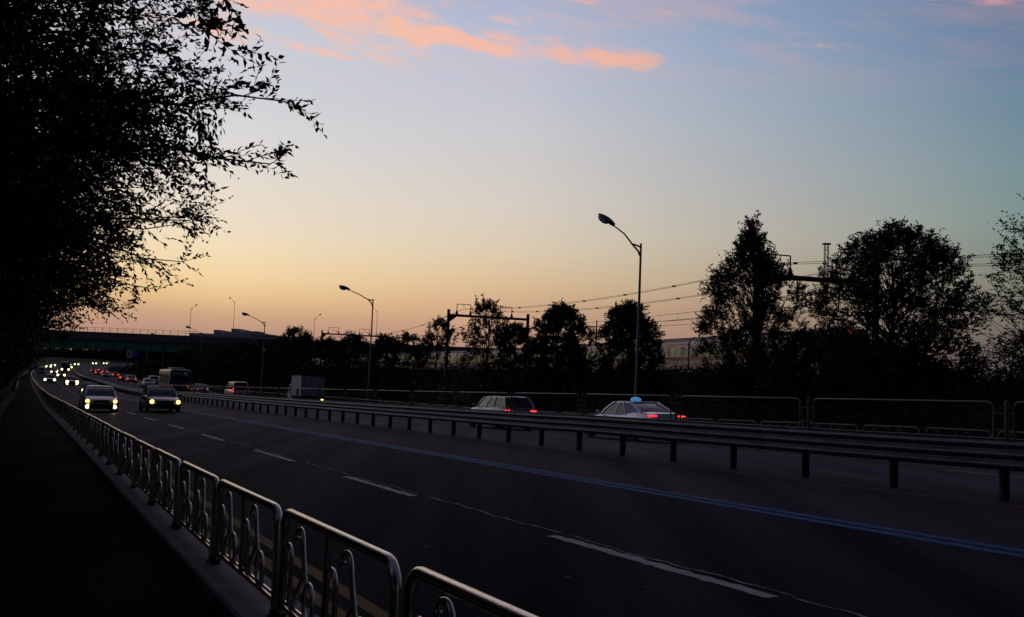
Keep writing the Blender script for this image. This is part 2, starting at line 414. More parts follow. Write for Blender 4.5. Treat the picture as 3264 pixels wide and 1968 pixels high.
# railway path (left track centre), world coordinates
RAILP = np.array([(30, -20), (26.5, 15), (24, 40), (22.8, 55), (16.2, 80), (7.5, 102), (-2.5, 126), (-20, 170), (-39.5, 220), (-62, 280), (-88, 350), (-125, 450), (-165, 560)], float)
RAILZ = np.array([1.95, 1.95, 1.95, 1.95, 1.95, 1.75, 1.4, 1.3, 1.3, 1.2, 1.2, 1.6, 2.])
_rl = np.concatenate([[0], np.cumsum(np.hypot(*np.diff(RAILP, axis=0).T))])
_rs = np.arange(0, _rl[-1], 1.)
_rx, _ry, _rz = [np.interp(_rs, _rl, a) for a in (RAILP[:, 0], RAILP[:, 1], RAILZ)]
_ker = np.hanning(31); _ker /= _ker.sum()
def _sm(a): return np.convolve(np.pad(a, 15, mode='reflect', reflect_type='odd'), _ker, 'valid')
_rx, _ry, _rz = _sm(_rx), _sm(_ry), _sm(_rz)
def rail(t, off=0., z=0.):
    "point on the railway: t metres along, off metres to its right"
    p = np.array([np.interp(t, _rs, _rx), np.interp(t, _rs, _ry)]); q = np.array([np.interp(t + 1, _rs, _rx), np.interp(t + 1, _rs, _ry)])
    q2 = np.array([np.interp(t - 1, _rs, _rx), np.interp(t - 1, _rs, _ry)]); v = q - q2; v /= np.hypot(*v)
    return Vector((p[0] + v[1] * off, p[1] - v[0] * off, float(np.interp(t, _rs, _rz)) + z))
def rail_d(s):
    "lateral road offset of the railway at road station s"
    o = posn(s, 0.); t = np.interp(s, SG, TH); n = np.stack([np.cos(t), np.sin(t)], -1); u = np.stack([-np.sin(t), np.cos(t)], -1)
    out = []
    for i in range(len(np.atleast_1d(s))):
        rel = np.stack([_rx, _ry], -1) - np.atleast_2d(o)[i, :2]; al = rel @ np.atleast_2d(u)[i]; j = np.argmin(np.abs(al)); out.append((rel[j] @ np.atleast_2d(n)[i], _rz[j]))
    return np.array(out)

# ------------------------------------------------------------------ ground
g = MB(); g.add([(-4000, -4000, -9), (4000, -4000, -9), (4000, 4000, -9), (-4000, 4000, -9)], [(0, 1, 2, 3)])
g.obj('ground', M_SOIL, kind='structure')
_ss = np.arange(-60, 640, 4.)
_rd = rail_d(_ss)
_rdd = np.interp(_ss, _ss, np.maximum(_rd[:, 0], 31.)); _rdz = _rd[:, 1]
def terrain(A, B):
    "height of the embankment (world z) on the right of the road"
    z0 = posn(A, 24.3 + 0 * B)[..., 2]; dr = np.interp(A, _ss, _rdd); zr = np.interp(A, _ss, _rdz) - .25
    a = np.clip((B - 25.5) / np.maximum(dr - 4.2 - 25.5, .5), 0, 1); a = a * a * (3 - 2 * a)
    b = np.clip((B - (dr + 8.5)) / 12., 0, 1); b = b * b * (3 - 2 * b)
    return z0 - .05 + (zr - z0 + .05) * a - 2.5 * b + .12 * np.sin(A * .7) * np.sin(B * .9) * a * (1 - a) * 4
def terr_off(A, B): return terrain(A, B) - posn(A, B)[..., 2]
sheet('embankment', -60, 636, 2., [24.05, 25.5, 27, 28.5, 30, 32, 34, 36, 38, 40, 42, 44, 46, 48, 50, 52, 54, 56, 58, 60, 63, 66, 70, 75, 80, 90, 110, 150, 250, 420], 0, M_SOIL, kind='structure', zf=terr_off)
def tpos(s, d, z=0.):
    v = posn(s, d); v[..., 2] = terrain(np.asarray(s, float), np.asarray(d, float)) + z; return v
sheet('left_verge', -60, 636, 2., [-300, -150, -80, -40, -20, -12, -8, -5, -3, -1.5, -.78], .06, M_SOIL, kind='structure',
      zf=lambda A, B: .06 + .0 * A + np.clip((-B - 3) * .06, 0, 1.2))
# rail bed
bed = MB(); rg = []
for t in range(0, 560, 6):
    rg.append([rail(t, -2.6, -.24), rail(t, -2.1, .0), rail(t, 6.3, .0), rail(t, 6.9, -.24)])
bed.loft(rg, caps=False, closed=False); tb = bed.obj('track_bed', M_BALLAST, kind='structure')
for off in (-.72, .72, 3.28, 4.72):
    MB().tube([rail(t, off, .09) for t in range(0, 560, 6)], .05, 4).obj('rail', M_GPOST, tb)

# ------------------------------------------------------------------ road surface and markings
road = sheet('road', -60, 640, 1., [2.02, 4, 5.65, 7, 8.98], 0, M_ROAD, kind='structure')
sheet('bus_lane', -60, 640, 1., [8.98, 10.5, 11.5, 12.7, 12.9], .0, M_BUSL, kind='structure')
sheet('far_carriageway', -60, 640, 1., [12.9, 13.25, 13.6, 15, 17, 19, 21, 23.7, 24.05], .0, M_BUSL, kind='structure')
def line(d, wd, m, s0=-20, s1=630, name='lane_line'):
    return sheet(name, s0, s1, 1., [d - wd / 2, d + wd / 2], .004, m, road)
for d in (2.38, 2.66): line(d, .13, P_YELLOW, name='edge_line')
for d in (9.0, 9.25): line(d, .15, P_BLUE)
line(12.2, .09, P_YELLOW); line(13.75, .09, P_YELLOW)
line(16.25, .11, P_BLUE); line(16.5, .11, P_BLUE)
line(23.1, .12, P_WHITE)
def dash(s0, s1, d, wd, seed):
    r = random.Random(seed); n = max(4, int((s1 - s0) / .1)); n = min(n, 44); vs = []; fs = []
    for i in range(n + 1):
        s = s0 + (s1 - s0) * i / n; e = .018 if n > 20 else .006
        a, b = pos(s + (r.uniform(-.03, .03)), d - wd / 2 + r.uniform(-e, e), .004), pos(s, d + wd / 2 + r.uniform(-e * 2.2, e * .5), .004)
        vs += [a, b]
        if i: fs.append((2 * i - 2, 2 * i - 1, 2 * i + 1, 2 * i))
    MB().add(vs, fs).obj('lane_dash', P_WHITE, road)
dd = [(6.05, 9.7), (14.15, 17.65), (21.6, 25.5)] + [(5.976 + 7.95 * i, 5.976 + 7.95 * i + 3.9) for i in range(3, 56)]
for i, (a, b) in enumerate(dd): dash(a, b, 5.66, .15, i)
for i in range(60): dash(4 + 8. * i, 7.6 + 8. * i, 19.7, .14, 100 + i)
# cracked joint running along the lane line
r = random.Random(5)
for k, (a, b) in enumerate([(3.0, 6.0), (6.0, 9.6), (9.75, 13.9), (14.3, 17.4), (17.8, 21.4), (22.5, 29.5), (30, 33), (34, 41), (43, 48), (51, 60)]):
    vs = []; fs = []; n = int((b - a) / .12); dj = 5.80
    for i in range(n + 1):
        s = a + (b - a) * i / n; wv = dj + .03 * math.sin(s * 2.1) + .02 * math.sin(s * 7.3 + k) + r.uniform(-.01, .01); ww = max(.008, r.uniform(.016, .045) * (1. if i not in (0, n) else .2))
        vs += [pos(s, wv - ww / 2, .008), pos(s, wv + ww / 2, .008)]
        if i: fs.append((2 * i - 2, 2 * i - 1, 2 * i + 1, 2 * i))
    MB().add(vs, fs).obj('crack', P_CRACK, road)
# small litter specks on the lane
for s, d in ((7.6, 4.6), (9.8, 4.1), (12.3, 3.6), (10.6, 7.4), (6.9, 5.0), (17, 4.6)):
    p = pos(s, d, .006); MB().add([p + Vector((-.03, 0, 0)), p + Vector((.03, .006, 0)), p + Vector((.028, .014, .004)), p + Vector((-.02, .012, 0))], [(0, 1, 2, 3)]).obj('litter', P_WHITE, road)

# walkway
WZ = .085
walk = sheet('walkway', -60, 640, 1., [-.62, .4, 1.49], WZ, M_WALK, kind='structure')
# kerb beam that carries the railing: separate stones with open joints
KERB_D0, KERB_D1, KZ = 1.50, 2.02, .19
kerb = bpy.data.objects.new('kerb', None); COL.objects.link(kerb); kerb['kind'] = 'structure'
def kerb_stone(s0, s1, parent, n=1, mb=None):
    rings = []
    for i in range(n + 1):
        s = s0 + (s1 - s0) * i / n
        rings.append([pos(s, KERB_D0, -.1), pos(s, KERB_D0, KZ - .02), pos(s, KERB_D0 + .02, KZ), pos(s, KERB_D1 - .025, KZ), pos(s, KERB_D1, KZ - .025), pos(s, KERB_D1, -.1)])
    (mb or MB()).loft(rings)
    if mb is None: pass
    return rings
for i in range(60):
    a = 1.2 + i * 2.0; rings = []
    for s in (a + .006, a + 1.994):
        rings.append([pos(s, KERB_D0, -.1), pos(s, KERB_D0, KZ - .02), pos(s, KERB_D0 + .02, KZ), pos(s, KERB_D1 - .025, KZ), pos(s, KERB_D1, KZ - .025), pos(s, KERB_D1, -.1)])
    MB().loft(rings).obj('kerb_stone', M_CONC, kerb)
mb = MB()
for i in range(60, 300):
    a = 1.2 + i * 2.0
    mb.loft([[pos(s, KERB_D0, -.1), pos(s, KERB_D0, KZ - .02), pos(s, KERB_D0 + .02, KZ), pos(s, KERB_D1 - .025, KZ), pos(s, KERB_D1, KZ - .025), pos(s, KERB_D1, -.1)] for s in (a + .006, a + 1.994)])
mb.obj('kerb_stone', M_CONC, kerb, kind='stuff')
# low kerb along the back of the walkway, drawing in towards the road farther on
lk = bpy.data.objects.new('walkway_edging', None); COL.objects.link(lk); lk['kind'] = 'structure'
M_EDGE = mat('pale_edging', (.42, .39, .33), .9, var=.35, vscale=1.2, spec=.05, bump=.3, bscale=20)
def edge_d(s): return float(np.interp(s, [30, 150, 260], [-.60, -.16, -.1]))
mb = MB(); r = random.Random(3)
for i in range(150):
    a = 6 + i * 2.; z1 = .30 + r.uniform(-.03, .04); o_ = r.uniform(-.03, .03)
    R_ = [[pos(s, edge_d(s) - .17 + o_, -.05), pos(s, edge_d(s) - .17 + o_, z1), pos(s, edge_d(s) + o_, z1 - .02), pos(s, edge_d(s) + o_, -.05)] for s in (a + .01, a + 1.98)]
    if a < 60: MB().loft(R_).obj('edging_stone', M_EDGE, lk)
    else: mb.loft(R_)
mb.obj('edging_stone', M_EDGE, lk, kind='stuff')

# ------------------------------------------------------------------ roadside railing panels
ORD = ['first', 'second', 'third', 'fourth', 'fifth', 'sixth', 'seventh', 'eighth', 'ninth', 'tenth', 'eleventh', 'twelfth', 'thirteenth', 'fourteenth', 'fifteenth', 'sixteenth', 'seventeenth', 'eighteenth', 'nineteenth', 'twentieth'] + ['twenty-' + q for q in ('first', 'second', 'third', 'fourth', 'fifth', 'sixth', 'seventh', 'eighth', 'ninth')] + ['thirtieth']
PL, PH = 2.19, .735                                   # panel length and height
def corner_path(L, H, r, z0=0., n=5):
    "inverted U: up the far leg, over, down the near leg; x along the panel"
    p = [(0, 0, z0), (0, 0, H - r)]
    p += [(r - r * math.cos(a), 0, H - r + r * math.sin(a)) for a in [PI / 2 * i / n for i in range(1, n + 1)]]
    p += [(L - r + r * math.sin(a), 0, H - r + r * math.cos(a)) for a in [PI / 2 * i / n for i in range(0, n + 1)]]
    p += [(L, 0, z0)]
    return p
def railing_meshes():
    F = MB().tube(corner_path(PL, PH, .13, 0., 6), .033, 10, caps=False)
    L = MB().tube([(0, 0, .10), (PL, 0, .10)], .018, 8)
    L.tube([(0, .0, .145), (PL, .0, .145)], .010, 6)
    C = MB().tube([(PL * .47, 0, .10), (PL * .47, 0, PH - .02)], .022, 8)
    H1, H2, HK, OV, BR = [], [], [], [], []
    def hairpin(u0, wd, z0, z1):
        r = wd / 2
        p = [(u0, 0, z0), (u0, 0, z1 - r)] + [(u0 + r - r * math.cos(PI * i / 8), 0, z1 - r + r * math.sin(PI * i / 8)) for i in range(1, 8)] + [(u0 + wd, 0, z1 - r), (u0 + wd, 0, z0 + .18), (u0 + wd - .02, 0, z0 + .02)]
        return MB().tube(p, .016, 8)
    for k in range(2):
        u = .03 + k * 1.0
        H1.append(hairpin(u + .02, .17, .12, .53))
        p = [(u + .31, 0, .605), (u + .315, 0, .635), (u + .34, 0, .66), (u + .38, 0, .668), (u + .42, 0, .66), (u + .45, 0, .63), (u + .47, 0, .57), (u + .51, 0, .46), (u + .56, 0, .35)]
        HK.append(MB().tube(p, .017, 8).ell((u + .31, 0, .60), (.024, .022, .026), 8, 6))
        cx = u + .64
        OV.append(MB().tube([(cx + .10 * math.cos(a), 0, .235 + .125 * math.sin(a)) for a in [2 * PI * i / 20 for i in range(20)]], .016, 8, closed=True).tube([(cx, 0, .11), (cx - .012, 0, .16)], .012, 6))
        BR.append(MB().tube([(u + .54, .004, .42), (u + .22, .004, .13)], .020, 6))
    return F, L, C, H1, HK, OV, BR
F_, L_, C_, H1_, HK_, OV_, BR_ = railing_meshes()
panel0 = thing('railing_panel', 'x', 'railing panel', group='metal railing panels along the kerb')
frame_ob = F_.obj('frame', M_STEEL, panel0, 50); [MB().lathe([(.058, 0), (.058, .012), (.038, .02), (.038, .05)], 10, o=(x, 0, 0)).obj('base_flange', M_GPOST, panel0, 50) for x in (0, PL)]
L_.obj('lower_rail', M_STEEL, panel0, 50); C_.obj('centre_bar', M_STEEL, panel0, 50)
for mb_ in H1_: mb_.obj('hairpin_bar', M_STEEL, panel0, 50)
for mb_ in HK_: mb_.obj('hooked_bar', M_STEEL, panel0, 50)
for mb_ in OV_: mb_.obj('oval_loop', M_STEEL, panel0, 50)
for mb_ in BR_: mb_.obj('diagonal_brace', M_STEEL, panel0, 50)
panelf = thing('railing_panel', 'x', 'railing panel', group='metal railing panels along the kerb')
link('frame', frame_ob.data, None, panelf)
inf = MB()
for m_ in [L_, C_] + H1_ + HK_ + OV_ + BR_: inf.add(m_.v, m_.f)
inf.obj('ornamental_infill', M_STEEL, panelf, 50)
def panel_matrix(sfar, d=1.726, z=KZ):
    "origin at the leg farther from the camera, x towards the nearer leg"
    a, b = pos(sfar, d, z), pos(sfar - PL, d, z); x = (b - a).normalized(); y = Vector((0, 0, 1)).cross(x).normalized(); zz = x.cross(y)
    m = Matrix((x, y, zz)).transposed().to_4x4(); m.translation = a; return m
first = True; jr = random.Random(21)
for k in range(-1, 126):
    sf = 6.59 + 2.341 * k; near = k < 13
    lab = ('railing panel nearest the camera, cut off by the bottom edge of the picture' if k < 0 else
           f'{ORD[k]} complete metal railing panel counted from the bottom edge, with hooked bars and oval loops' if k < 13 else
           f'{ORD[k]} complete metal railing panel counted from the bottom edge, small beside the walkway' if k < 30 else
           'tiny far panel of the metal railing curving away beside the walkway')
    M = panel_matrix(sf) @ Matrix.Rotation(math.radians(jr.uniform(-.9, .9)), 4, 'X') @ Matrix.Rotation(math.radians(jr.uniform(-.35, .35)), 4, 'Z')
    M.translation.z += jr.uniform(-.006, .006)
    if k == -1: panel0.matrix_world = M; panel0['label'] = lab
    elif near: dup(panel0, M, lab)
    elif first: panelf.matrix_world = M; panelf['label'] = lab; panelf['group'] = 'far metal railing panels along the kerb'; first = False
    else: dup(panelf, M, lab)
# same railing on the far side of the road, only its top edges show over the guardrail
M_RAIL2 = mat('weathered_tube', (.085, .08, .075), .55, .3, var=.2)  # same tube as the near railing in a darker, duller tone
pf2 = dup(panelf, None, 'low railing panel beyond the far lanes, its top edge showing above the guardrail'); pf2['group'] = 'railing panels on the far roadside'
for ch in pf2.children: ch.data = ch.data.copy(); ch.data.materials.clear(); ch.data.materials.append(M_RAIL2)
for k in range(92):
    s = 12.6 + 2.34 * k if False else 10.4 + 2.34 * k
    a, b = pos(s + 2.1, 23.85, .22), pos(s, 23.85, .22); x = (b - a).normalized(); y = Vector((0, 0, 1)).cross(x).normalized(); zz = x.cross(y)
    m = Matrix((x * (2.1 / PL), y, zz)).transposed().to_4x4(); m.translation = a
    lb = f'{ORD[k]} low railing panel beyond the far lanes counted from the right edge' if k < 18 else None
    if k == 0: pf2.matrix_world = m; pf2['label'] = lb
    elif lb: dup(pf2, m, lb)
    else: dup(pf2, m, 'low railing panel far along the far roadside, barely showing above the guardrail')
sheet('far_kerb', -20, 640, 2., [23.55, 23.58, 24.06, 24.1], .14, M_CONC, kind='structure', zf=lambda A, B: np.where((B > 23.56) & (B < 24.08), .22, -.02))

# ------------------------------------------------------------------ median guardrail
GS0, GSP, GD, GT = 9.0028, 1.9607, 12.681, .877
gr = thing('guardrail', 'long corrugated steel guardrail on short posts down the middle of the road', 'guardrail')
prof = []
for i in range(25):
    u = i / 24.; prof.append((-.028 - .034 * math.cos(u * 2 * PI * 3 + PI), GT - .44 * u))
prof = [(-.03, GT + .004)] + prof
def beam(s0, s1, side):
    rings = []; n = max(2, int((s1 - s0) / 1.0))
    for i in range(n + 1):
        s = s0 + (s1 - s0) * i / n
        f = [pos(s, GD + side * (.13) + side * (-o) * 1.0, z) for o, z in prof]
        bck = [pos(s, GD + side * (.10) + side * (-o) * 1.0, z) for o, z in prof][::-1]
        rings.append(f + bck)
    return MB().loft(rings)
r = random.Random(9)
for i in range(-4, 90):
    a = GS0 + i * 2 * GSP + .6
    beam(a, a + 2 * GSP + .14, -1).obj('beam', M_GALV, gr, 60).location = (0, 0, r.uniform(0, .006))
mb = MB()
for i in range(-4, 90):
    a = GS0 + i * 2 * GSP + .6; m2 = beam(a, a + 2 * GSP + .1, 1); mb.add(m2.v, m2.f)
mb.obj('rear_beam', M_GALV, gr, 60)
gp = MB().lathe([(.07, -.15), (.07, .80), (.05, .815), (.0, .82)], 12).mesh('post', 50); gp.materials.append(M_GPOST)
for i in range(-8, 180):
    o = link('post', gp, None, gr); o.location = pos(GS0 + i * GSP, GD, 0)
    if i < 40:
        MB().box(-.09, .09, -.045, .045, .5, .80).obj('spacer_block', M_GPOST, o) if i == -8 else link('spacer_block', bpy.data.objects['spacer_block'].data, None, o)
# tall median railing above the guardrail
mr = thing('median_railing', 'row of tall rounded tube frames on posts standing above the median guardrail', 'railing')
def rrect(L, z0, z1, r, n=4):
    p = []
    for cx, cz, a0 in ((L - r, z1 - r, 0), (r, z1 - r, PI / 2), (r, z0 + r, PI), (L - r, z0 + r, 1.5 * PI)):
        p += [(cx + r * math.cos(a0 + PI / 2 * i / n), 0, cz + r * math.sin(a0 + PI / 2 * i / n)) for i in range(n + 1)]
    return p
FRL = 2 * GSP - .36
mfr = MB().tube(rrect(FRL, .84, 1.40, .10), .017, 8, closed=True)
for x in (0, FRL):
    sgn = -1 if x == 0 else 1
    for z in (1.0, 1.24): mfr.box(min(x, x + sgn * .16), max(x, x + sgn * .16), -.012, .012, z - .014, z + .014)
mfr = mfr.mesh('tube_frame', 50); mfr.materials.append(M_RAILF)
mps = MB().lathe([(.028, .0), (.028, 1.42), (.0, 1.425)], 10).mesh('railing_post', 50); mps.materials.append(M_RAILF)
for i in range(-3, 86):
    s = GS0 + 2 * i * GSP
    o = link('railing_post', mps, None, mr); o.matrix_world = frame(s, GD + .05, 0, level=True)
    a, b = pos(s + .18, GD + .05, 0), pos(s + .18 + FRL, GD + .05, 0); x = (b - a).normalized(); y = Vector((0, 0, 1)).cross(x).normalized(); zz = x.cross(y)
    m = Matrix((x, y, zz)).transposed().to_4x4(); m.translation = a
    o = link('tube_frame', mfr, None, mr); o.matrix_world = m

# ------------------------------------------------------------------ street lamps on the far roadside
def lamp(base, head, mast_h, arm_dir, label, group='street lamps along the far roadside', arm=2.1, rise=1.0, sc=1.0, name='street_lamp', base_r=.10):
    M = Matrix.Translation(base) @ Matrix.Rotation(arm_dir, 4, 'Z')
    t = thing(name, label, 'street lamp', M, group)
    p = MB().tube([(0, 0, -.3), (0, 0, .9), (0, 0, mast_h)], [base_r * 1.25 * sc, base_r * sc, base_r * .56 * sc], 10)
    p.lathe([(.2 * sc, -.02), (.2 * sc, .03), (.13 * sc, .06)], 10); p.obj('pole', M_LAMPP, t, 50)
    a = MB().tube([(0, 0, mast_h - .75), (.14, 0, mast_h - .42), (.42, 0, mast_h - .12), (arm * .6, 0, mast_h + rise * .52), (arm, 0, mast_h + rise)], [.05 * sc, .055 * sc, .05 * sc, .042 * sc, .036 * sc], 8)
    a.tube([(0, 0, mast_h - .2), (.42, 0, mast_h - .05)], .05 * sc, 8); a.obj('arm', M_LAMPP, t, 50)
    d = Vector((arm - .42, 0, rise + .12)).normalized(); e = Vector((arm, 0, mast_h + rise)); R = Matrix.Rotation(-math.atan2(d.z, d.x) * .8, 4, 'Y')
    h = MB(); n = 9; rings = []
    for i in range(n):
        u = i / (n - 1); wd = .20 * math.sin(PI * min(1, .12 + .86 * u)) ** .6 + .03; up = .15 * math.sin(PI * min(1, .15 + .82 * u)) ** .7 + .02
        rings.append([(u * .86, wd * math.cos(q), up * math.sin(q) * (1 if math.sin(q) > 0 else .35)) for q in [2 * PI * j / 12 for j in range(12)]])
    h.loft(rings); ho = h.obj('lamp_head', M_LAMPH, t, 60); ho.matrix_local = Matrix.Translation(e - d * .04) @ R @ Matrix.Scale(sc * 1.25, 4)
    le = MB().ell((.54, 0, -.05), (.28, .15, .15), 12, 8).obj('lens', M_LENS, ho, 60)
    return t
RD = .48
lamps = [(42.5, 29.0, 11.05, 'tall grey street lamp rising in front of the trees right of the centre'),
         (85.25, 28.8, 9.75, 'grey street lamp standing behind the box truck'),
         (132.5, 29.5, 9.9, 'slim street lamp behind the white van, third from the right'),
         (190, 30.5, 9.9, 'small street lamp above the teal bus, left of the flat roofed hall'),
         (247, 30.0, 9.6, 'tiny street lamp against the dark bridge deck'),
         (290, 30.0, 9.6, 'farthest street lamp on the far roadside, in front of the green girder')]
for i, (s, d, h, lab) in enumerate(lamps):
    b = Vector(tpos(s, d).tolist()); b.x += {0: .50, 1: .12}.get(i, 0); th = heading(s)
    top = {0: 9.28, 1: 8.52, 2: 7.98, 3: 7.82, 4: 7.7, 5: 7.7}[i]
    lamp(b, None, top - b.z, PI + .02 if i == 0 else PI + .1, lab, arm=1.52 if i == 0 else 2.25, rise=.92 if i == 0 else .72)
# small triangular sign back on the third lamp
b = Vector(tpos(132.5, 29.5).tolist())
ts = thing('road_sign', 'small triangular sign fixed on the slim lamp pole behind the white van', 'road sign', Matrix.Translation((b.x + .12, b.y - .25, 4.0)))
MB().add([(-.45, 0, .38), (.45, 0, .38), (0, 0, -.40), (-.45, .02, .38), (.45, .02, .38), (0, .02, -.40)], [(0, 2, 1), (3, 4, 5), (0, 1, 4, 3), (1, 2, 5, 4), (2, 0, 3, 5)]).obj('sign_border', M_SIGNR, ts)
MB().add([(-.31, -.006, .30), (.31, -.006, .30), (0, -.006, -.24)], [(0, 2, 1)]).obj('sign_face', M_SIGNW, ts)
MB().box(-.04, .04, .02, .16, -.02, .04).obj('bracket', M_LAMPP, ts)

# ------------------------------------------------------------------ roadside sign under the bridge: warning panel and blue panel
sg = thing('road_sign', 'pair of road sign panels under the bridge, white with a red triangle beside blue', 'road sign', Matrix.Translation((-81.1, 205, 0)))
MB().tube([(-1.0, .1, -4.), (-1.0, .1, 4.0)], .08, 8).tube([(1.0, .1, -4.), (1.0, .1, 4.0)], .08, 8).obj('post', M_LAMPP, sg)
MB().box(-1.3, -.06, 0, .05, 2.45, 4.05).obj('warning_panel', M_SIGNW, sg)
MB().add([(-1.12, -.01, 2.95), (-.24, -.01, 2.95), (-.68, -.01, 3.82)], [(0, 1, 2)]).obj('triangle', M_SIGNR, sg)
MB().box(.0, 1.24, 0, .05, 2.5, 4.0).obj('blue_panel', M_SIGNB, sg)
mb = MB()
for z, a, c in ((3.6, .15, 1.05), (3.25, .15, .9), (2.9, .15, 1.0)): mb.box(a, c, -.012, -.002, z, z + .1)
mb.obj('lettering', mat('sign_letter', (.12, .16, .45), .5, var=0), sg)

# ------------------------------------------------------------------ bridge across the road
YB = 220.
br = thing('bridge', 'overpass with green steel girder and concrete parapet crossing the road in the distance', 'bridge')
MB().box(-190, 30, YB, YB + 14, 6.55, 7.0).obj('deck', M_BCONC, br)
MB().box(-190, 30, YB - .25, YB + .0, 6.42, 8.15).box(-190, 30, YB + 14, YB + 14.25, 6.42, 8.15).obj('parapet', M_BCONC, br)
g2 = MB().box(-190, 30, YB + .35, YB + .75, 4.25, 6.55).box(-190, 30, YB + 12.9, YB + 13.3, 4.25, 6.55)
g2.box(-190, 30, YB + .1, YB + 1.0, 4.2, 4.27).box(-190, 30, YB + 4.5, YB + 4.9, 4.25, 6.55).box(-190, 30, YB + 8.7, YB + 9.1, 4.25, 6.55)
for i in range(74): g2.box(-188 + i * 3, -187.95 + i * 3, YB + .2, YB + .35, 4.27, 6.5)
g2.obj('girder', M_GIRD, br)
for x in (-128, -58, -8):
    MB().box(x - 1, x + 1, YB + 2, YB + 12, -8, 4.2).obj('pier', M_BCONC, br)
bf = MB()
for x in np.arange(-124, -72.5, 1.75): bf.box(x - .04, x + .04, YB - .16, YB - .08, 8.15, 9.2)
bf.box(-124, -72.5, YB - .14, YB - .10, 9.12, 9.18).box(-124, -72.5, YB - .14, YB - .10, 8.62, 8.66)
bfm = thing('bridge_fence', 'thin wire fence on posts along the bridge parapet', 'fence')
bf.obj('fence_posts', M_GANTRY, bfm)
bpy.data.objects['fence_posts'].name = 'fence_frame'
for x, y, z, dirn, lab in ((-76.2, 226, 15.0, 0, 'left of three thin lamp posts on the bridge, its arm to the right'), (-65.9, 226, 17.0, PI, 'tallest thin lamp post on the bridge, standing before the flat roofed hall'),
                           (-46.7, 226, 13.9, 0, 'right thin lamp post on the bridge, above the bushy tree tops'), (-32.5, 230, 16.4, PI, 'faint lamp post seen just left of the second big street lamp')):
    lamp(Vector((x, y, 7.)), None, z - 7., dirn, lab, 'lamp posts on the bridge', arm=.95, rise=.5, sc=.62)

# ------------------------------------------------------------------ far buildings, towers
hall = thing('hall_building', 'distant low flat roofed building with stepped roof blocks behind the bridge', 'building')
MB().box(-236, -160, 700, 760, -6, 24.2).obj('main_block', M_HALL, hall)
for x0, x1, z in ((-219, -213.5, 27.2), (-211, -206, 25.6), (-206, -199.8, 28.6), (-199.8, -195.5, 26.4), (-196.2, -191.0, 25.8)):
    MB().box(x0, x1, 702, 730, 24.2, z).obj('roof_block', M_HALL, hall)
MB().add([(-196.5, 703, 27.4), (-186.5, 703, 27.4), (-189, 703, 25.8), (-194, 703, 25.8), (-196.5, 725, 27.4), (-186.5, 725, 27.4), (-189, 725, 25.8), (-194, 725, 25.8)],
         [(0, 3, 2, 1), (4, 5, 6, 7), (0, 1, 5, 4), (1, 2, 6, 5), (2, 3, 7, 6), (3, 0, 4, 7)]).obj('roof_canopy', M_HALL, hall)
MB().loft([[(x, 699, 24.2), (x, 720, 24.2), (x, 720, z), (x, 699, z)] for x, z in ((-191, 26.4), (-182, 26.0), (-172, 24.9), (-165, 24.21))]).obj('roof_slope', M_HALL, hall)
mb = MB()
wm = MB().box(-1.1, 1.1, -.1, 0, 0, 1.3).mesh('window'); wm.materials.append(M_HALLW)
for i in range(18):
    for j in range(2):
        o = link('window', wm, None, hall); o.location = (-233 + i * 4, 699.95, 17.2 + j * 3.4)
block = thing('low_building', 'faint low roofs far behind the bushes right of the hall', 'building')
MB().box(-150, -120, 640, 660, -6, 19.2).box(-118, -96, 640, 660, -6, 17.8).obj('walls', M_HALL, block)
# lattice mast
tw = thing('lattice_mast', 'tall slender lattice mast behind the big trees on the right', 'mast', Matrix.Translation((132, 400, -2)))
leg = MB(); brc = MB(); NL = 26
def thw(z): return .72 + 2.6 * max(0, (52 - z) / 52.) ** 1.3
for sx in (-1, 1):
    for sy in (-1, 1): leg.tube([(sx * thw(z), sy * thw(z), z) for z in np.linspace(0, 65, NL)], .14, 4)
for z0, z1 in zip(np.linspace(0, 65, NL)[:-1], np.linspace(0, 65, NL)[1:]):
    a, c = thw(z0), thw(z1)
    for p, q in (((-a, -a), (a, -a)), ((a, -a), (a, a)), ((a, a), (-a, a)), ((-a, a), (-a, -a))):
        k = c / a
        brc.tube([(p[0], p[1], z0), (q[0], q[1], z0)], .07, 3); brc.tube([(p[0], p[1], z0), (q[0] * k, q[1] * k, z1)], .06, 3)
leg.obj('mast_leg', M_GANTRY, tw); brc.obj('cross_bracing', M_GANTRY, tw)
MB().box(-1.5, 1.5, -1.5, 1.5, 65, 65.5).obj('top_platform', M_GANTRY, tw)
ms = thing('antenna_mast', 'thin antenna mast between the trees left of the tall street lamp', 'mast', Matrix.Translation((22.45, 250, -1)))
MB().tube([(0, 0, 0), (0, 0, 18.6)], [.35, .14], 8).obj('pole', M_GANTRY, ms)
for a in range(3):
    q = a * 2 * PI / 3 + .3; MB().tube([(0, 0, 15.6), (.9 * math.cos(q), .9 * math.sin(q), 15.6)], .05, 4).box(.9 * math.cos(q) - .14, .9 * math.cos(q) + .14, .9 * math.sin(q) - .1, .9 * math.sin(q) + .1, 14.9, 16.8).obj('antenna', M_GANTRY, ms)

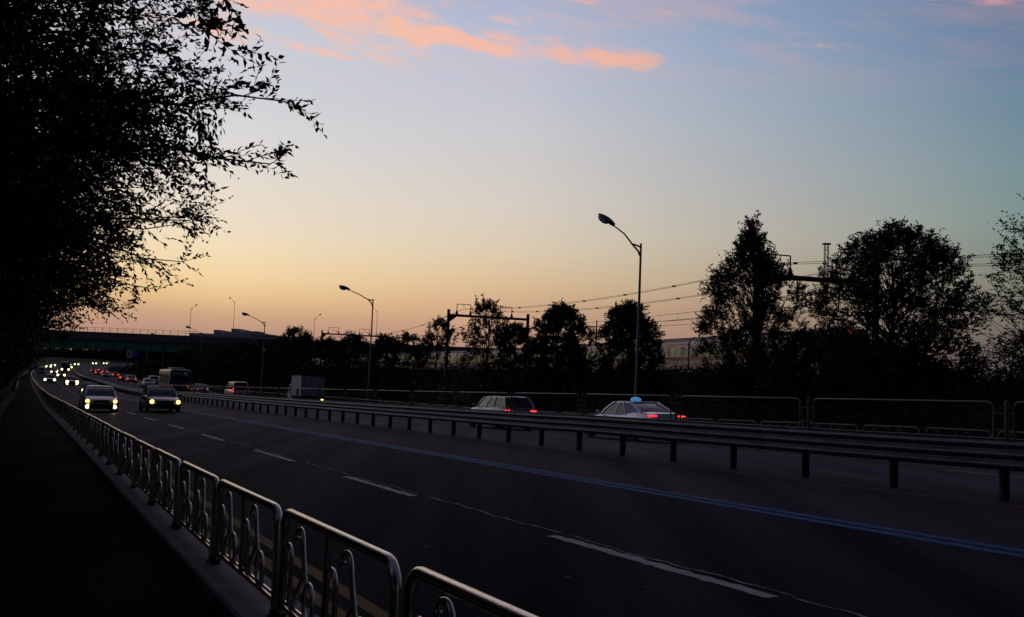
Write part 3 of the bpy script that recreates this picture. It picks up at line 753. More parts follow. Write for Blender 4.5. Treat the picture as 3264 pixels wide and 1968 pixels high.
# ------------------------------------------------------------------ railway portals and wires
def rail_t_at(y): return float(np.interp(y, _ry, _rs))
portals = []
def portal(name_lab, L, Rr, zb, zbase, thick=.32, group='railway gantries over the tracks'):
    L = Vector((*L, 0)); Rr = Vector((*Rr, 0)); t = thing('railway_gantry', name_lab, 'gantry', Matrix.Translation((L.x, L.y, zbase)), group)
    W_ = Rr - L; w_ = W_.length; ang = math.atan2(W_.y, W_.x); t.matrix_world = Matrix.Translation((L.x, L.y, zbase)) @ Matrix.Rotation(ang, 4, 'Z'); H = zb - zbase
    for x in (0, w_): MB().box(x - .17, x + .17, -.17, .17, -1., H + .75).obj('post', M_GANTRY, t)
    bm = MB().box(.17, w_ - .17, -thick / 2, thick / 2, H - thick / 2, H + thick / 2)
    bm.add([(.17, -.1, H - .9), (.17, .1, H - .9), (1.1, .1, H - .17), (1.1, -.1, H - .17), (.17, -.1, H - .17), (.17, .1, H - .17)], [(0, 3, 4), (1, 5, 2), (0, 1, 2, 3)])
    bm.obj('beam', M_GANTRY, t)
    att = []
    for x0 in (w_ * .10, w_ * .62):
        x1 = x0 + w_ * .17; f = MB(); zt = H + thick / 2
        for x in (x0, x1):
            f.lathe([(.20, zt), (.16, zt + .22), (.09, zt + .5), (.05, zt + .55)], 8, o=(x, 0, 0)); f.tube([(x, 0, zt + .5), (x, 0, zt + 1.35)], .05, 6)
        f.tube([(x0, 0, zt + 1.35), (x1, 0, zt + 1.35)], .05, 6); f.tube([((x0 + x1) / 2, 0, zt + 1.35), ((x0 + x1) / 2, 0, zt + .95)], .035, 5)
        f.obj('feeder_frame', M_GANTRY, t); att.append(t.matrix_world @ Vector(((x0 + x1) / 2, 0, zt + .75)))
    for x in (w_ * .33, w_ * .68):
        f = MB().tube([(x, 0, H - thick / 2), (x, 0, H - 2.2)], .05, 6).tube([(x, 0, H - 1.3), (x - 1.0, 0, H - 1.6)], .03, 5).tube([(x, 0, H - 2.1), (x - 1.1, 0, H - 2.1)], .025, 5).ell((x, 0, H - 1.3), (.1, .1, .16), 6, 5)
        f.obj('wire_bracket', M_GANTRY, t); att.append(t.matrix_world @ Vector((x - 1.0, 0, H - 1.6))); att.append(t.matrix_world @ Vector((x - 1.1, 0, H - 2.1 - .4)))
    portals.append(att); return t
portal('railway gantry out to the right beyond the frame', (37, 45), (43.7, 51.7), 9.3, 1.9)
portal('nearest railway gantry, its dark beam running between the two big trees on the right', (16.7, 65.), (25.9, 67.6), 9.45, 1.9)
portal('middle railway gantry with square wire frame above the sparse tree', (-8.3, 125.), (2.2, 128.2), 9.55, 1.4)
portal('farthest railway gantry seen over the hedge top left of the second street lamp group', (-43.4, 219.), (-30.4, 224.), 9.9, 1.2)
portal('railway gantry out of sight behind the hedge', (-75, 300.), (-63.5, 305.), 9.9, 1.2)
names = ['feeder wire pair on the near railway frames', 'feeder wire pair on the far railway frames', 'messenger wire over the near track', 'contact wire over the near track', 'messenger wire over the far track', 'contact wire over the far track']
def wire(A, Bp, sag, rr, n=24): return [A.lerp(Bp, i / n) - Vector((0, 0, 4 * sag * (i / n) * (1 - i / n))) for i in range(n + 1)]
for w_i in range(6):
    wt = thing('overhead_wire', names[w_i], 'wire', group='overhead railway wires')
    for a, b in zip(portals[:-1], portals[1:]):
        A, Bp = a[w_i], b[w_i]; L = (Bp - A).length
        if w_i < 2:
            for off in (-.12, .12): MB().tube(wire(A + Vector((off, 0, off * .6)), Bp + Vector((off, 0, off * .6)), L * L * .00022, 0), .016, 4).obj('strand', M_WIRE, wt)
            P = wire(A, Bp, L * L * .00022, 0)
            for i in range(2, 24, 3): MB().box(P[i].x - .15, P[i].x + .15, P[i].y - .05, P[i].y + .05, P[i].z - .065, P[i].z + .065).obj('spacer', M_WIRE, wt)
        elif w_i in (2, 4):
            P = wire(A, Bp, L * L * .00012, 0); MB().tube(P, .018, 4).obj('strand', M_WIRE, wt)
            Q = wire(a[w_i + 1], b[w_i + 1], 0, 0); dr = MB()
            for i in range(1, 24): dr.tube([P[i], Q[i]], .009, 3)
            dr.obj('dropper', M_WIRE, wt)
        else: MB().tube(wire(A, Bp, 0, 0), .018, 4).obj('strand', M_WIRE, wt)

# ------------------------------------------------------------------ commuter train
tr0 = rail_t_at(54.) + 6.2
def train_car(t0, lab, tail=False):
    a, b = rail(t0, 0, .1), rail(t0 + 19.5, 0, .1); x = (b - a).normalized(); y = Vector((0, 0, 1)).cross(x).normalized(); z = x.cross(y)
    M = Matrix((x, y, z)).transposed().to_4x4(); M.translation = a
    t = thing('train_car', lab, 'train', M, 'cars of the commuter train'); L = 19.5; hw = 1.55
    ring = lambda xx, k=1.: [(xx, -hw * .98 * k, .95), (xx, -hw * k, 1.2), (xx, -hw * k, 3.05), (xx, -hw * .93 * k, 3.35), (xx, -hw * .65 * k, 3.62), (xx, 0, 3.72), (xx, hw * .65 * k, 3.62), (xx, hw * .93 * k, 3.35), (xx, hw * k, 3.05), (xx, hw * k, 1.2), (xx, hw * .98 * k, .95)]
    MB().loft([ring(0), ring(L)]).obj('body', M_TRAINW, t, 40)
    rf = lambda xx: [(xx, -hw * .95, 3.36), (xx, -hw * .66, 3.64), (xx, 0, 3.74), (xx, hw * .66, 3.64), (xx, hw * .95, 3.36), (xx, hw * .6, 3.5), (xx, -hw * .6, 3.5)]
    MB().loft([rf(.02), rf(L - .02)]).obj('roof', M_TRAINROOF, t)
    for s in (-1, 1):
        yy = s * (hw + .006)
        MB().box(.0, L, min(yy, s * hw * .99), max(yy, s * hw * .99), 1.70, 2.0).obj('orange_band', M_TRAINR, t)
        MB().box(.0, L, min(yy, s * hw * .99), max(yy, s * hw * .99), 3.02, 3.07).obj('upper_stripe', M_TRAINR, t)
        for i in range(4):
            dx = 2.1 + i * 4.75
            d_ = MB().box(dx, dx + 1.3, min(yy, s * (hw - .05)), max(yy, s * (hw - .05)), 1.12, 2.98).obj('door', M_TRAINW, t)
            for q in (0, 1): MB().box(dx + .1 + q * .62, dx + .58 + q * .62, min(yy, yy + s * .01), max(yy, yy + s * .01), 2.1, 2.8).obj('door_window', M_TWINY if (i + q) % 3 == 0 else M_TWIN, d_)
            if i < 3: MB().box(dx + 1.75, dx + 4.3, min(yy, yy + s * .01), max(yy, yy + s * .01), 2.08, 2.82).obj('window', M_TWIN if i != 1 else M_TWINY, t)
        for xx in (.45, L - 1.15): MB().box(xx, xx + .7, min(yy, yy + s * .01), max(yy, yy + s * .01), 2.1, 2.8).obj('window', M_TWIN, t)
    MB().box(1.2, 4.2, -1.1, 1.1, .0, .8).box(15.3, 18.3, -1.1, 1.1, .0, .8).box(6, 13, -1.3, 1.3, .3, .93).obj('underframe', M_TRAIND, t)
    if not tail: MB().box(-.5, -.02, -1.1, 1.1, 1.0, 3.3).obj('gangway', M_TRAIND, t)
    else:
        e = MB().box(-.10, -.01, -1.45, 1.45, 1.0, 3.3).obj('end_panel', M_TRAIND, t)
        for yy in (-.62, .62): MB().ell((-.12, yy, 1.95), (.05, .085, .085), 8, 6).obj('tail_lamp', M_TAIL, t)
        MB().ell((-.12, .0, 3.38), (.05, .13, .07), 8, 6).obj('marker_lamp', M_TAIL, t)
    return t
for k in range(10):
    train_car(tr0 + 20. * k, 'last train car with red tail lamps behind the big tree on the right' if k == 0 else
              {1: 'cream train car with orange band between the tall street lamp and the pointed tree', 2: 'train car just left of the dark coupling gap, cream with lit green windows', 3: 'train car glimpsed between the two rounded trees'}.get(k, f'{ORD[k]} train car from the tail, mostly hidden behind the row of trees'), k == 0)

# ------------------------------------------------------------------ cars
KINDS = {
 'saloon': dict(L=4.85, W=1.84, H=1.47, hood=.86, belt=.97, deck=1.07, cowl=.98, rf=.18, rr=-.92, rb=-1.98),
 'sedan': dict(L=4.72, W=1.82, H=1.44, hood=.82, belt=.93, deck=.98, cowl=.98, rf=.22, rr=-.98, rb=-1.72),
 'mpv':   dict(L=4.35, W=1.84, H=1.46, hood=.86, belt=.93, deck=.96, cowl=1.25, rf=.38, rr=-1.65, rb=-2.02),
 'suv':   dict(L=4.6, W=1.88, H=1.62, hood=1.02, belt=1.10, deck=1.12, cowl=1.05, rf=.42, rr=-1.80, rb=-2.16),
 'van':   dict(L=4.9, W=1.90, H=1.98, hood=1.05, belt=1.15, deck=1.15, cowl=1.75, rf=1.05, rr=-2.28, rb=-2.40),
}
def build_car(kind, color, name, front_lamps='off', tails='off', extra=None, rough=.28):
    k = KINDS[kind]; L, W, H = k['L'], k['W'], k['H']; hl, hw = L / 2, W / 2; pm = car_paint(color[0], color[1], rough)
    t = thing(name, 'x', 'car')
    st = [(hl, .50, k['hood'] - .30, .52), (hl - .07, .30, k['hood'] - .17, .74), (hl - .30, .22, k['hood'] - .07, .88), (hl - .75, .20, k['hood'], .965), (k['cowl'], .20, k['belt'] - .03, .985), (.2, .20, k['belt'], 1.), (-.8, .20, k['belt'] + .01, 1.),
          (-hl + 1.05, .20, k['deck'], .985), (-hl + .35, .23, k['deck'] - .01, .92), (-hl + .06, .30, k['deck'] - .06, .82), (-hl, .42, k['deck'] - .20, .74)]
    def ring(x, zb, zs, q):
        w = hw * q; p = [(x, 0, zb), (x, -w * .86, zb), (x, -w * .97, zb + .10), (x, -w, (zb + zs) / 2), (x, -w * .975, zs - .12), (x, -w * .90, zs - .02), (x, -w * .6, zs + .02), (x, 0, zs + .035)]
        return p + [(a, -b, c) for a, b, c in p[1:-1]][::-1]
    body = MB().loft([ring(*a) for a in st]).obj('body', pm, t, 38)
    # cabin
    zb, zt = k['belt'] - .03, H - .03; c, rf, rr, rb = k['cowl'], k['rf'], k['rr'], k['rb']; wb, wt = hw * .91, hw * .70
    def P(x, y, z): return (x, y, z)
    b4 = {'fl': (c, wb * .93), 'rl': (rb, wb * .9)}; t4 = {'fl': (rf, wt), 'rl': (rr, wt * .97)}
    cols_b, cols_t = [], []
    for i in range(9):
        u = i / 8; cols_b.append((c + (rb - c) * u, wb * (.93 + .07 * math.sin(PI * min(1, u * 1.1)) - .02 * u))); cols_t.append((rf + (rr - rf) * u, wt * (.97 + .05 * math.sin(PI * u))))
    ringb = [(c + .09, 0, zb - .0)] + [(x, y, zb) for x, y in cols_b] + [(rb - .07, 0, zb)] + [(x, -y, zb) for x, y in cols_b[::-1]]
    ringt = [(rf + .06, 0, zt)] + [(x, y, zt - .01) for x, y in cols_t] + [(rr - .05, 0, zt)] + [(x, -y, zt - .01) for x, y in cols_t[::-1]]
    ringm = [tuple(a * .55 + b * .45 + (0 if j != 1 else 0) for j, (a, b) in enumerate(zip(p, q))) for p, q in zip(ringb, ringt)]
    ringm = [(x, y * 1.03, z + .02) for x, y, z in ringm]
    MB().loft([ringb, ringm, ringt]).obj('windows', M_GLASS, t, 50)
    # roof skin and pillars
    n = len(ringt); top = [(x * 1.0, y * 1.0, z + .012) for x, y, z in ringt]; mid = [(x * .93 + (rf + rr) / 2 * .07, y * .78, z + .045) for x, y, z in ringt]
    rm = MB(); rm.loft([[(x, y * 1.02, z - .035) for x, y, z in ringt], top, mid]); rm.obj('roof', pm, t, 60)
    pl = MB()
    for sy in (1, -1):
        for i, wd in ((1, .045), (4 if kind != 'van' else 3, .035), (6, .05), (9, .065)):
            a, m_, b = ringb[i], ringm[i], ringt[i]; pl.tube([(a[0], a[1] * sy, a[2] - .02), (m_[0], m_[1] * sy, m_[2]), (b[0], b[1] * sy, b[2])], wd, 6)
        pl.tube([(x, y * sy, z) for x, y, z in ringb[1:10]], .022, 5)
    pl.obj('pillars', pm, t, 60)
    for sy in (1, -1):
        m_ = MB().ell((c - .12, sy * (hw + .08), k['belt'] + .06), (.07, .10, .075), 8, 6).tube([(c - .14, sy * (hw * .9), k['belt'] + .0), (c - .12, sy * (hw + .04), k['belt'] + .04)], .02, 5)
        m_.obj('mirror', pm, t, 60)
        db = MB()
        for x in (c - .1, -.15, -1.2): db.box(x - .006, x + .006, sy * hw * .985 - .004, sy * hw * .985 + .004, .35, k['belt'] - .1)
        for x in (-.05, -1.1): db.box(x, x + .16, sy * hw * 1.0 - .01, sy * hw * 1.0 + .01, k['belt'] - .2, k['belt'] - .17)
        db.obj('door_trim', M_TRIM, t)
    wr = .33 if kind in ('suv', 'van') else .315
    for x in (hl - .88, -hl + .95):
        for sy in (1, -1):
            MB().lathe([(wr + .055, -.01), (wr + .055, .012), (wr + .04, .014)], 18, 'y', (x, sy * (hw * .965) - (.0), wr)).obj('wheel_arch', M_TRIM, t)
            wq = MB().lathe([(wr - .05, -.10), (wr, -.08), (wr, .08), (wr - .05, .10), (wr * .62, .10), (wr * .62, -.10)], 18, 'y', (x, sy * (hw - .085), wr)).obj('wheel', M_TYRE, t, 40)
            o = (x, sy * (hw + .018), wr); rmb = MB().lathe([(wr * .62, -.012), (wr * .60, .0), (wr * .12, .004)], 14, 'y', o)
            rmb.obj('rim', M_RIM, wq)
    # front
    fz = k['hood'] - .22
    fx = hl - .06
    MB().box(fx - .1, fx + .055, -.36, .36, fz - .06, fz + .05).obj('grille', M_TRIM, t)
    MB().box(fx - .1, fx + .07, -.62, .62, .28, .44).obj('lower_intake', M_TRIM, t)
    MB().box(fx, fx + .085, -.26, .26, .46, .57).obj('front_plate', M_PLATE, t)
    hlm = {'off': M_LENS, 'warm': M_HL, 'cool': M_HLG, 'green': M_HLG2, 'yellow': M_HLY, 'amber': M_AMB}[front_lamps.split('+')[0]]
    e = extra or {}
    hr = e.get('hr', .12)  # distant cars get oversized glowing lenses that imitate lamp bloom
    for sy in (1, -1):
        MB().ell((fx - .02, sy * (hw - .22), fz + .0), (.10, hr * 1.05, hr), 12, 8).obj('headlight', hlm, t, 60)
        if 'fog' in front_lamps: MB().ell((fx - .0, sy * (hw - .23), .34), (.08, e.get('fr', .12), e.get('fr', .12)), 12, 8).obj('fog_light', M_HL, t, 60)
    # rear
    tm = {'off': M_SIGNR, 'on': M_TAIL, 'dim': M_TAILD}[tails]; bx = -hl + .0; tz = k['deck'] - e.get('tdrop', .18); tr = e.get('tr', .07)
    for sy in (1, -1):
        if kind == 'van': MB().ell((bx + .0, sy * (hw - .16), .92), (.08, .075, .075), 8, 6).ell((bx + .0, sy * (hw - .16), 1.2), (.08, .075, .075), 8, 6).obj('tail_lamp', tm, t)
        else: MB().ell((bx + .06, sy * (hw - .27), tz), (.10, e.get('tw', .17), tr), 10, 6).obj('tail_lamp', tm, t, 60)
    MB().box(bx - .02, bx + .1, -.27, .27, .62, .74).obj('rear_plate', M_PLATEY if e.get('yplate') else M_PLATE, t)
    MB().box(bx - .0, bx + .15, -.70, .70, .28, .45).obj('rear_bumper', M_TRIM, t)
    return t
def put(t, s, d, toward, label, group=None, yaw=0., dz=0.):
    m = frame(s, d, dz + .0, flip=toward)
    if yaw: m = m @ Matrix.Rotation(yaw, 4, 'Z')
    t.matrix_world = m; t['label'] = label
    if group: t['group'] = group
    return t
ON, AW = 'oncoming traffic in the near lanes', 'traffic driving away in the far lanes'
# a headlight pair's real light on the road
def beam_light(t, sy, z, x, e, colr):
    ld = bpy.data.lights.new('headlight_beam', 'SPOT'); ld.energy = e; ld.spot_size = math.radians(70); ld.spot_blend = .9; ld.color = colr; ld.shadow_soft_size = .06
    o = bpy.data.objects.new('headlight_beam', ld); COL.objects.link(o); o.parent = t; o.matrix_local = Matrix.Translation((x, sy, z)) @ Matrix.Rotation(math.radians(-90 + 22), 4, 'Y'); return o
silver, dark, white, grey, black, blue = ('silver', (.52, .48, .54)), ('dark', (.035, .03, .034)), ('white', (.62, .60, .62)), ('grey', (.14, .13, .15)), ('black', (.018, .018, .02)), ('blue', (.10, .15, .26))
c = build_car('mpv', silver, 'silver_car', 'amber+fog', 'off', dict(hr=.10, fr=.11)); put(c, 58.8, 4.2, True, 'silver car with amber lamps above white fog lights in the lane beside the railing', ON)
for sy in (-.62, .62): beam_light(c, sy, .42, 2.32, 14, (1., .78, .42))
c = build_car('sedan', dark, 'dark_sedan', 'amber', 'off', dict(hr=.115)); put(c, 58.2, 7.4, True, 'dark sedan with two amber headlights driving alone in the second lane', ON)
c = build_car('sedan', grey, 'grey_sedan', 'warm', 'off', dict(hr=.20)); put(c, 113.5, 6.75, True, 'grey sedan with bright white headlights right behind the silver car', ON)
for sy in (-.62, .62): beam_light(c, sy, .6, 2.3, 26, (1., .9, .6))
c2 = build_car('sedan', dark, 'sedan', 'warm+fog', 'off', dict(hr=.23, fr=.18)); put(c2, 167, 7.3, True, 'dark sedan with glaring headlights and fog lights, fourth oncoming car from the front', ON)
for sy in (-.62, .62): beam_light(c2, sy, .6, 2.3, 60, (1., .8, .45))
c3 = build_car('sedan', grey, 'sedan', 'cool', 'off', dict(hr=.20)); put(c3, 174, 4.3, True, 'sedan with cool white headlights close to the curving railing, leftmost oncoming car nearby', ON)
for sy in (-.62, .62): beam_light(c3, sy, .6, 2.3, 60, (.93, 1., .7))
far = build_car('sedan', black, 'sedan', 'warm', 'off', dict(hr=.26)); put(far, 252, 7.9, True, 'sedan with round white headlights just above the one with cool headlights', ON)
farg = build_car('sedan', black, 'sedan', 'green', 'off', dict(hr=.34)); put(farg, 424, 5.6, True, 'far car with dim greenish headlights, leftmost below the dark trees', ON)
for s, d, src, lab in ((305, 6.6, far, 'far sedan with white headlights left of the oncoming bus, lower of two'), (330, 6.7, far, 'far sedan with white headlights left of the oncoming bus, upper of two'),
                       (405, 11.6, farg, 'far car whose pale headlights show at the right side of the oncoming bus'), (440, 10.8, farg, 'far car with greenish headlights right of the oncoming bus roof'),
                       (468, 11.0, farg, 'far car with greenish headlights farthest along the curving barrier'), (508, 10.8, farg, 'tiny car with green headlights under the bridge, left of two'), (524, 11.4, farg, 'tiny car with green headlights under the bridge, right of two'), (395, 4.4, farg, 'far car with pale headlights beside the left tree edge')):
    put(dup(src), s, d, True, lab, ON)
cb = build_car('van', blue, 'van', 'off', 'off'); put(cb, 283, 3.5, True, 'small pale blue van in the lane beside the railing, at the dark left edge', ON)
# away traffic
cs = build_car('suv', ('suv_grey', (.22, .19, .19)), 'grey_suv', 'off', 'on', dict(tw=.24, tr=.055)); put(cs, 43.4, 21.9, False, 'grey sport utility car with red tail lamps seen above the guardrail', AW)
ct = build_car('saloon', ('taxi_silver', (.62, .60, .66)), 'taxi', 'off', 'on', dict(yplate=1, tw=.25, tr=.036, tdrop=.12)); put(ct, 31.6, 21.7, False, 'silver taxi sedan with glowing blue roof sign and yellow number plate', AW, dz=.06); ct['category'] = 'taxi'
MB().ell((-.35, 0, 1.54), (.16, .24, .11), 14, 8).box(-.45, -.25, -.16, .16, 1.44, 1.50).obj('roof_sign', M_TAXIL, ct, 60)
cv = build_car('van', ('cream', (.60, .55, .42)), 'passenger_van', 'off', 'on'); put(cv, 108, 21.3, False, 'cream passenger van with four red tail lamps stacked in pairs', AW); cv['category'] = 'van'
ch = build_car('sedan', ('pale', (.45, .45, .40)), 'pale_sedan', 'off', 'on', dict(tr=.06, tw=.09)); put(ch, 128, 20.6, False, 'pale car behind the median right of the teal bus, two small red lamps', AW)
w1 = build_car('sedan', white, 'white_sedan', 'off', 'off'); put(w1, 157, 17.6, False, 'white sedan nearest the median left of the teal bus', AW)
w2 = build_car('suv', white, 'white_suv', 'off', 'dim'); put(w2, 183, 21.3, False, 'white high roofed car left of the bus, farther than the white sedan', AW)
t1 = build_car('sedan', white, 'white_sedan', 'off', 'on', dict(tr=.12, tw=.14)); put(t1, 188, 18, False, 'white roofed sedan with red tail lamps, lowest of the red lamp cluster', AW)
t2 = build_car('sedan', dark, 'sedan', 'off', 'on', dict(tr=.22, tw=.22)); put(t2, 206, 18.2, False, 'dark sedan with the biggest red tail lamps in the far lanes', AW)
for s, d, lab in ((226, 21.3, 'dark sedan with red tail lamps right behind the one with the biggest lamps'), (277, 21.3, 'dark car with red tail lamps left of the white high roofed car'), (300, 18., 'dark sedan whose red lamps are lowest left in the far tailback'),
                  (337, 21.3, 'far dark sedan with red tail lamps at the right end of the tailback'), (343, 18, 'far dark sedan with red tail lamps at the left end of the tailback'), (370, 21.3, 'farthest dark sedan with red tail lamps at the top of the tailback')):
    put(dup(t2), s, d, False, lab, AW)
w3 = dup(w1); put(w3, 258, 18, False, 'pale sedan in the middle of the far tailback with no lamps lit', AW)

# bus driving away, number on its rear display
def build_bus():
    t = thing('bus', 'x', 'bus'); L, hw, H = 10.8, 1.24, 3.15; x0, x1 = 0., L
    def ring(x, q=1., zt=H): return [(x, -hw * q, .35), (x, -hw * q, zt - .30), (x, -hw * .93 * q, zt - .10), (x, -hw * .75 * q, zt), (x, hw * .75 * q, zt), (x, hw * .93 * q, zt - .10), (x, hw * q, zt - .30), (x, hw * q, .35)]
    MB().loft([ring(0, .97, H - .06), ring(.12), ring(L - .15), ring(L, .96, H - .1)]).obj('body', M_BUSG, t, 35)
    MB().loft([[(x, hw * .55, H + .0), (x, hw * .94, H - .085), (x, hw * 1.008, H - .29), (x, hw * 1.008, H - .62), (x, hw * .99, H - .62), (x, hw * .9, H - .3)] for x in (.15, L - .2)]).obj('cream_roof_edge', M_BUSLIT, t)  # left roof edge only, coloured to imitate the sunset glow on it
    MB().loft([[(x, -y, H), (x, -y * .85, H + z), (x, y * .85, H + z), (x, y, H)] for x, y, z in ((1.6, .75, .0), (1.9, .85, .22), (5.0, .85, .25), (5.5, .75, .02))]).obj('roof_unit', M_BUSG, t, 30)
    MB().box(1.7, 5.2, .80, .86, H + .02, H + .24).obj('roof_unit_edge', M_BUSLIT, t)  # same painted-in glow on the roof unit's left side
    for sy in (1, -1):
        for i in range(7): MB().box(.5 + i * 1.38, 1.78 + i * 1.38, min(sy * hw, sy * (hw + .012)), max(sy * hw, sy * (hw + .012)), 1.45, 2.45).obj('side_window', M_GLASS, t)
        for x in (2.3, 8.2):
            wq = MB().lathe([(.42, -.12), (.48, -.10), (.48, .10), (.42, .12)], 18, 'y', (x, sy * (hw - .1), .48)).obj('wheel', M_TYRE, t, 40)
            MB().lathe([(.28, -.01), (.26, .03)], 12, 'y', (x, sy * (hw + .02), .48)).obj('rim', M_RIM, wq)
        MB().ell((L + .25, sy * (hw + .12), 2.5), (.1, .1, .22), 8, 6).tube([(L, sy * hw * .8, 2.8), (L + .25, sy * (hw + .12), 2.7)], .03, 5).obj('mirror', M_TRIM, t)
    MB().box(-.02, .05, -1.0, 1.0, 1.75, 2.32).obj('rear_window', M_GLASS, t)
    MB().box(-.03, .05, -1.05, 1.05, 2.42, 2.86).obj('display_panel', mat('bus_dark_teal', (.012, .03, .035), .4, var=0), t)
    MB().box(-.02, .05, -1.0, 1.0, .75, 1.1).obj('engine_grille', M_TRIM, t)
    MB().box(-.035, .02, -.95, .95, 1.16, 1.21).obj('rear_stripe', M_BUSTXT2, t)
    for sy in (1, -1): MB().box(-.04, .05, sy * 1.02 - .08, sy * 1.02 + .08, .8, 1.2).obj('tail_lamp', M_TAILD, t)
    mb = MB()                                                     # unreadable small letters left of the number
    for i, (y, w_) in enumerate(((.86, .16), (.62, .12), (.40, .16), (.16, .10), (-.06, .13))):
        mb.box(-.04, -.03, y - w_ / 2, y + w_ / 2, 2.60, 2.63).box(-.04, -.03, y - .02, y + .02, 2.50, 2.74)
    mb.obj('small_letters', M_BUSTXT2, t)
    cu = bpy.data.curves.new('route_number', 'FONT'); cu.body = '72'; cu.size = .52; cu.extrude = .004; cu.align_x = 'CENTER'
    o = bpy.data.objects.new('tmp', cu); COL.objects.link(o); bpy.context.view_layer.update()
    me = bpy.data.meshes.new_from_object(o.evaluated_get(bpy.context.evaluated_depsgraph_get())); bpy.data.objects.remove(o)
    me.materials.clear(); n = link('route_number', me, M_BUSTXT, t)
    n.matrix_local = Matrix.Translation((-.045, -.62, 2.46)) @ Matrix.Rotation(-PI / 2, 4, 'Z') @ Matrix.Rotation(PI / 2, 4, 'X')
    return t
bus = build_bus(); put(bus, 127, 18, False, 'teal bus seen from behind with cream roof edge and route number 72', AW)
# oncoming bus far away
def build_front_bus():
    t = thing('oncoming_bus', 'x', 'bus'); L, hw, H = 10.5, 1.24, 3.2
    def ring(x, q=1., zt=H): return [(x, -hw * q, .35), (x, -hw * q, zt - .25), (x, -hw * .8 * q, zt), (x, hw * .8 * q, zt), (x, hw * q, zt - .25), (x, hw * q, .35)]
    MB().loft([ring(-L), ring(-.1), ring(0, .96, H - .1)]).obj('body', car_paint('oncoming_bus', (.05, .04, .055)), t)
    MB().box(-.05, .03, -1.1, 1.1, 1.15, 2.6).obj('windscreen', M_GLASS, t)
    for y in (.5, .15): MB().ell((.04, y, 2.85), (.02, .12, .10), 6, 5).obj('destination_sign', M_BUSTXT, t)
    for y in (-1.0, 1.0): MB().ell((.03, y, .75), (.1, .34, .34), 10, 8).obj('headlight', M_HL, t, 60)
    MB().box(-.02, .06, -1.05, 1.05, .4, .6).obj('bumper', M_TRIM, t)
    for x in (-2.4, -7.6):
        for sy in (1, -1): MB().lathe([(.44, -.12), (.48, -.1), (.48, .1), (.44, .12)], 14, 'y', (x, sy * 1.15, .48)).obj('wheel', M_TYRE, t)
    return t
put(build_front_bus(), 352, 9.8, True, 'dark oncoming bus far up the road with two blue dots in its sign', ON)
# small box truck driving away
def build_truck():
    t = thing('box_truck', 'x', 'truck'); wh = mat('box_panel', (.42, .41, .45), .6, var=.06, vscale=1.5)
    bw, z0, z1, L = .96, .95, 2.62, 3.4
    MB().box(0, L, -bw, bw, z0, z1).obj('cargo_box', wh, t)
    fr = MB()
    for y in (-bw, bw):
        for z in (z0, z1): fr.box(-.02, L + .02, y - .03, y + .03, z - .03, z + .03)
        for x in (0, L): fr.box(x - .03, x + .03, y - .03, y + .03, z0, z1)
    for z in (z0, z1): fr.box(-.03, .02, -bw, bw, z - .03, z + .03)
    fr.obj('box_edging', M_TRIM, t)
    for y in (-.47, .47):
        dr = MB().box(-.035, 0, y - .44, y + .44, z0 + .06, z1 - .06).obj('rear_door', wh, t)
        lb = MB()
        for yy in (y - .22, y + .22): lb.tube([(-.05, yy, z0 + .02), (-.05, yy, z1 - .05)], .016, 6)
        lb.box(-.06, -.035, y - .26, y + .26, 1.55, 1.60); lb.obj('lock_bar', M_TRIM, dr)
    for i in range(3): MB().box(.8 + i * .85, .83 + i * .85, -bw - .006, bw + .006, z0, z1).obj('side_rib', wh, t)
    cw = .86
    cab = [[(x, -cw * q, .45), (x, -cw * q, 1.25), (x, -cw * q * .88, zt), (x, cw * q * .88, zt), (x, cw * q, 1.25), (x, cw * q, .45)] for x, q, zt in ((L + .08, 1, 1.98), (L + 1.0, 1, 1.98), (L + 1.35, .98, 1.86), (L + 1.62, .96, 1.25), (L + 1.7, .92, 1.15))]
    MB().loft(cab).obj('cab', car_paint('truck_cab', (.62, .58, .47)), t, 30)
    for sy in (1, -1):
        MB().box(L + .35, L + 1.15, min(sy * cw * .93, sy * cw * .985), max(sy * cw * .93, sy * cw * .985), 1.3, 1.75).obj('cab_window', M_GLASS, t)
        MB().box(L + 1.2, L + 1.32, sy * (cw + .14) - .06, sy * (cw + .14) + .06, 1.35, 1.62).tube([(L + 1.25, sy * cw * .9, 1.3), (L + 1.25, sy * (cw + .1), 1.4)], .02, 5).obj('mirror', M_TRIM, t)
        for x in (.75, L + .85): MB().lathe([(.28, -.11), (.32, -.09), (.32, .09), (.28, .11)], 16, 'y', (x, sy * .78, .32)).obj('wheel', M_TYRE, t)
        MB().box(-.08, -.02, sy * .8 - .1, sy * .8 + .1, .62, .74).obj('tail_lamp', M_SIGNR if sy == 1 else M_AMB, t)
    MB().add([(L + 1.37, -.72, 1.82), (L + 1.37, .72, 1.82), (L + 1.63, .78, 1.30), (L + 1.63, -.78, 1.30)], [(0, 1, 2, 3)]).obj('windscreen', M_GLASS, t)
    MB().box(0, L + 1.2, -.4, .4, .55, .93).box(-.1, .0, -.9, .9, .5, .62).obj('chassis', M_TRIM, t)
    return t
put(build_truck(), 77.5, 21.6, False, 'small box truck with plain grey box body and cream cab driving away', AW)

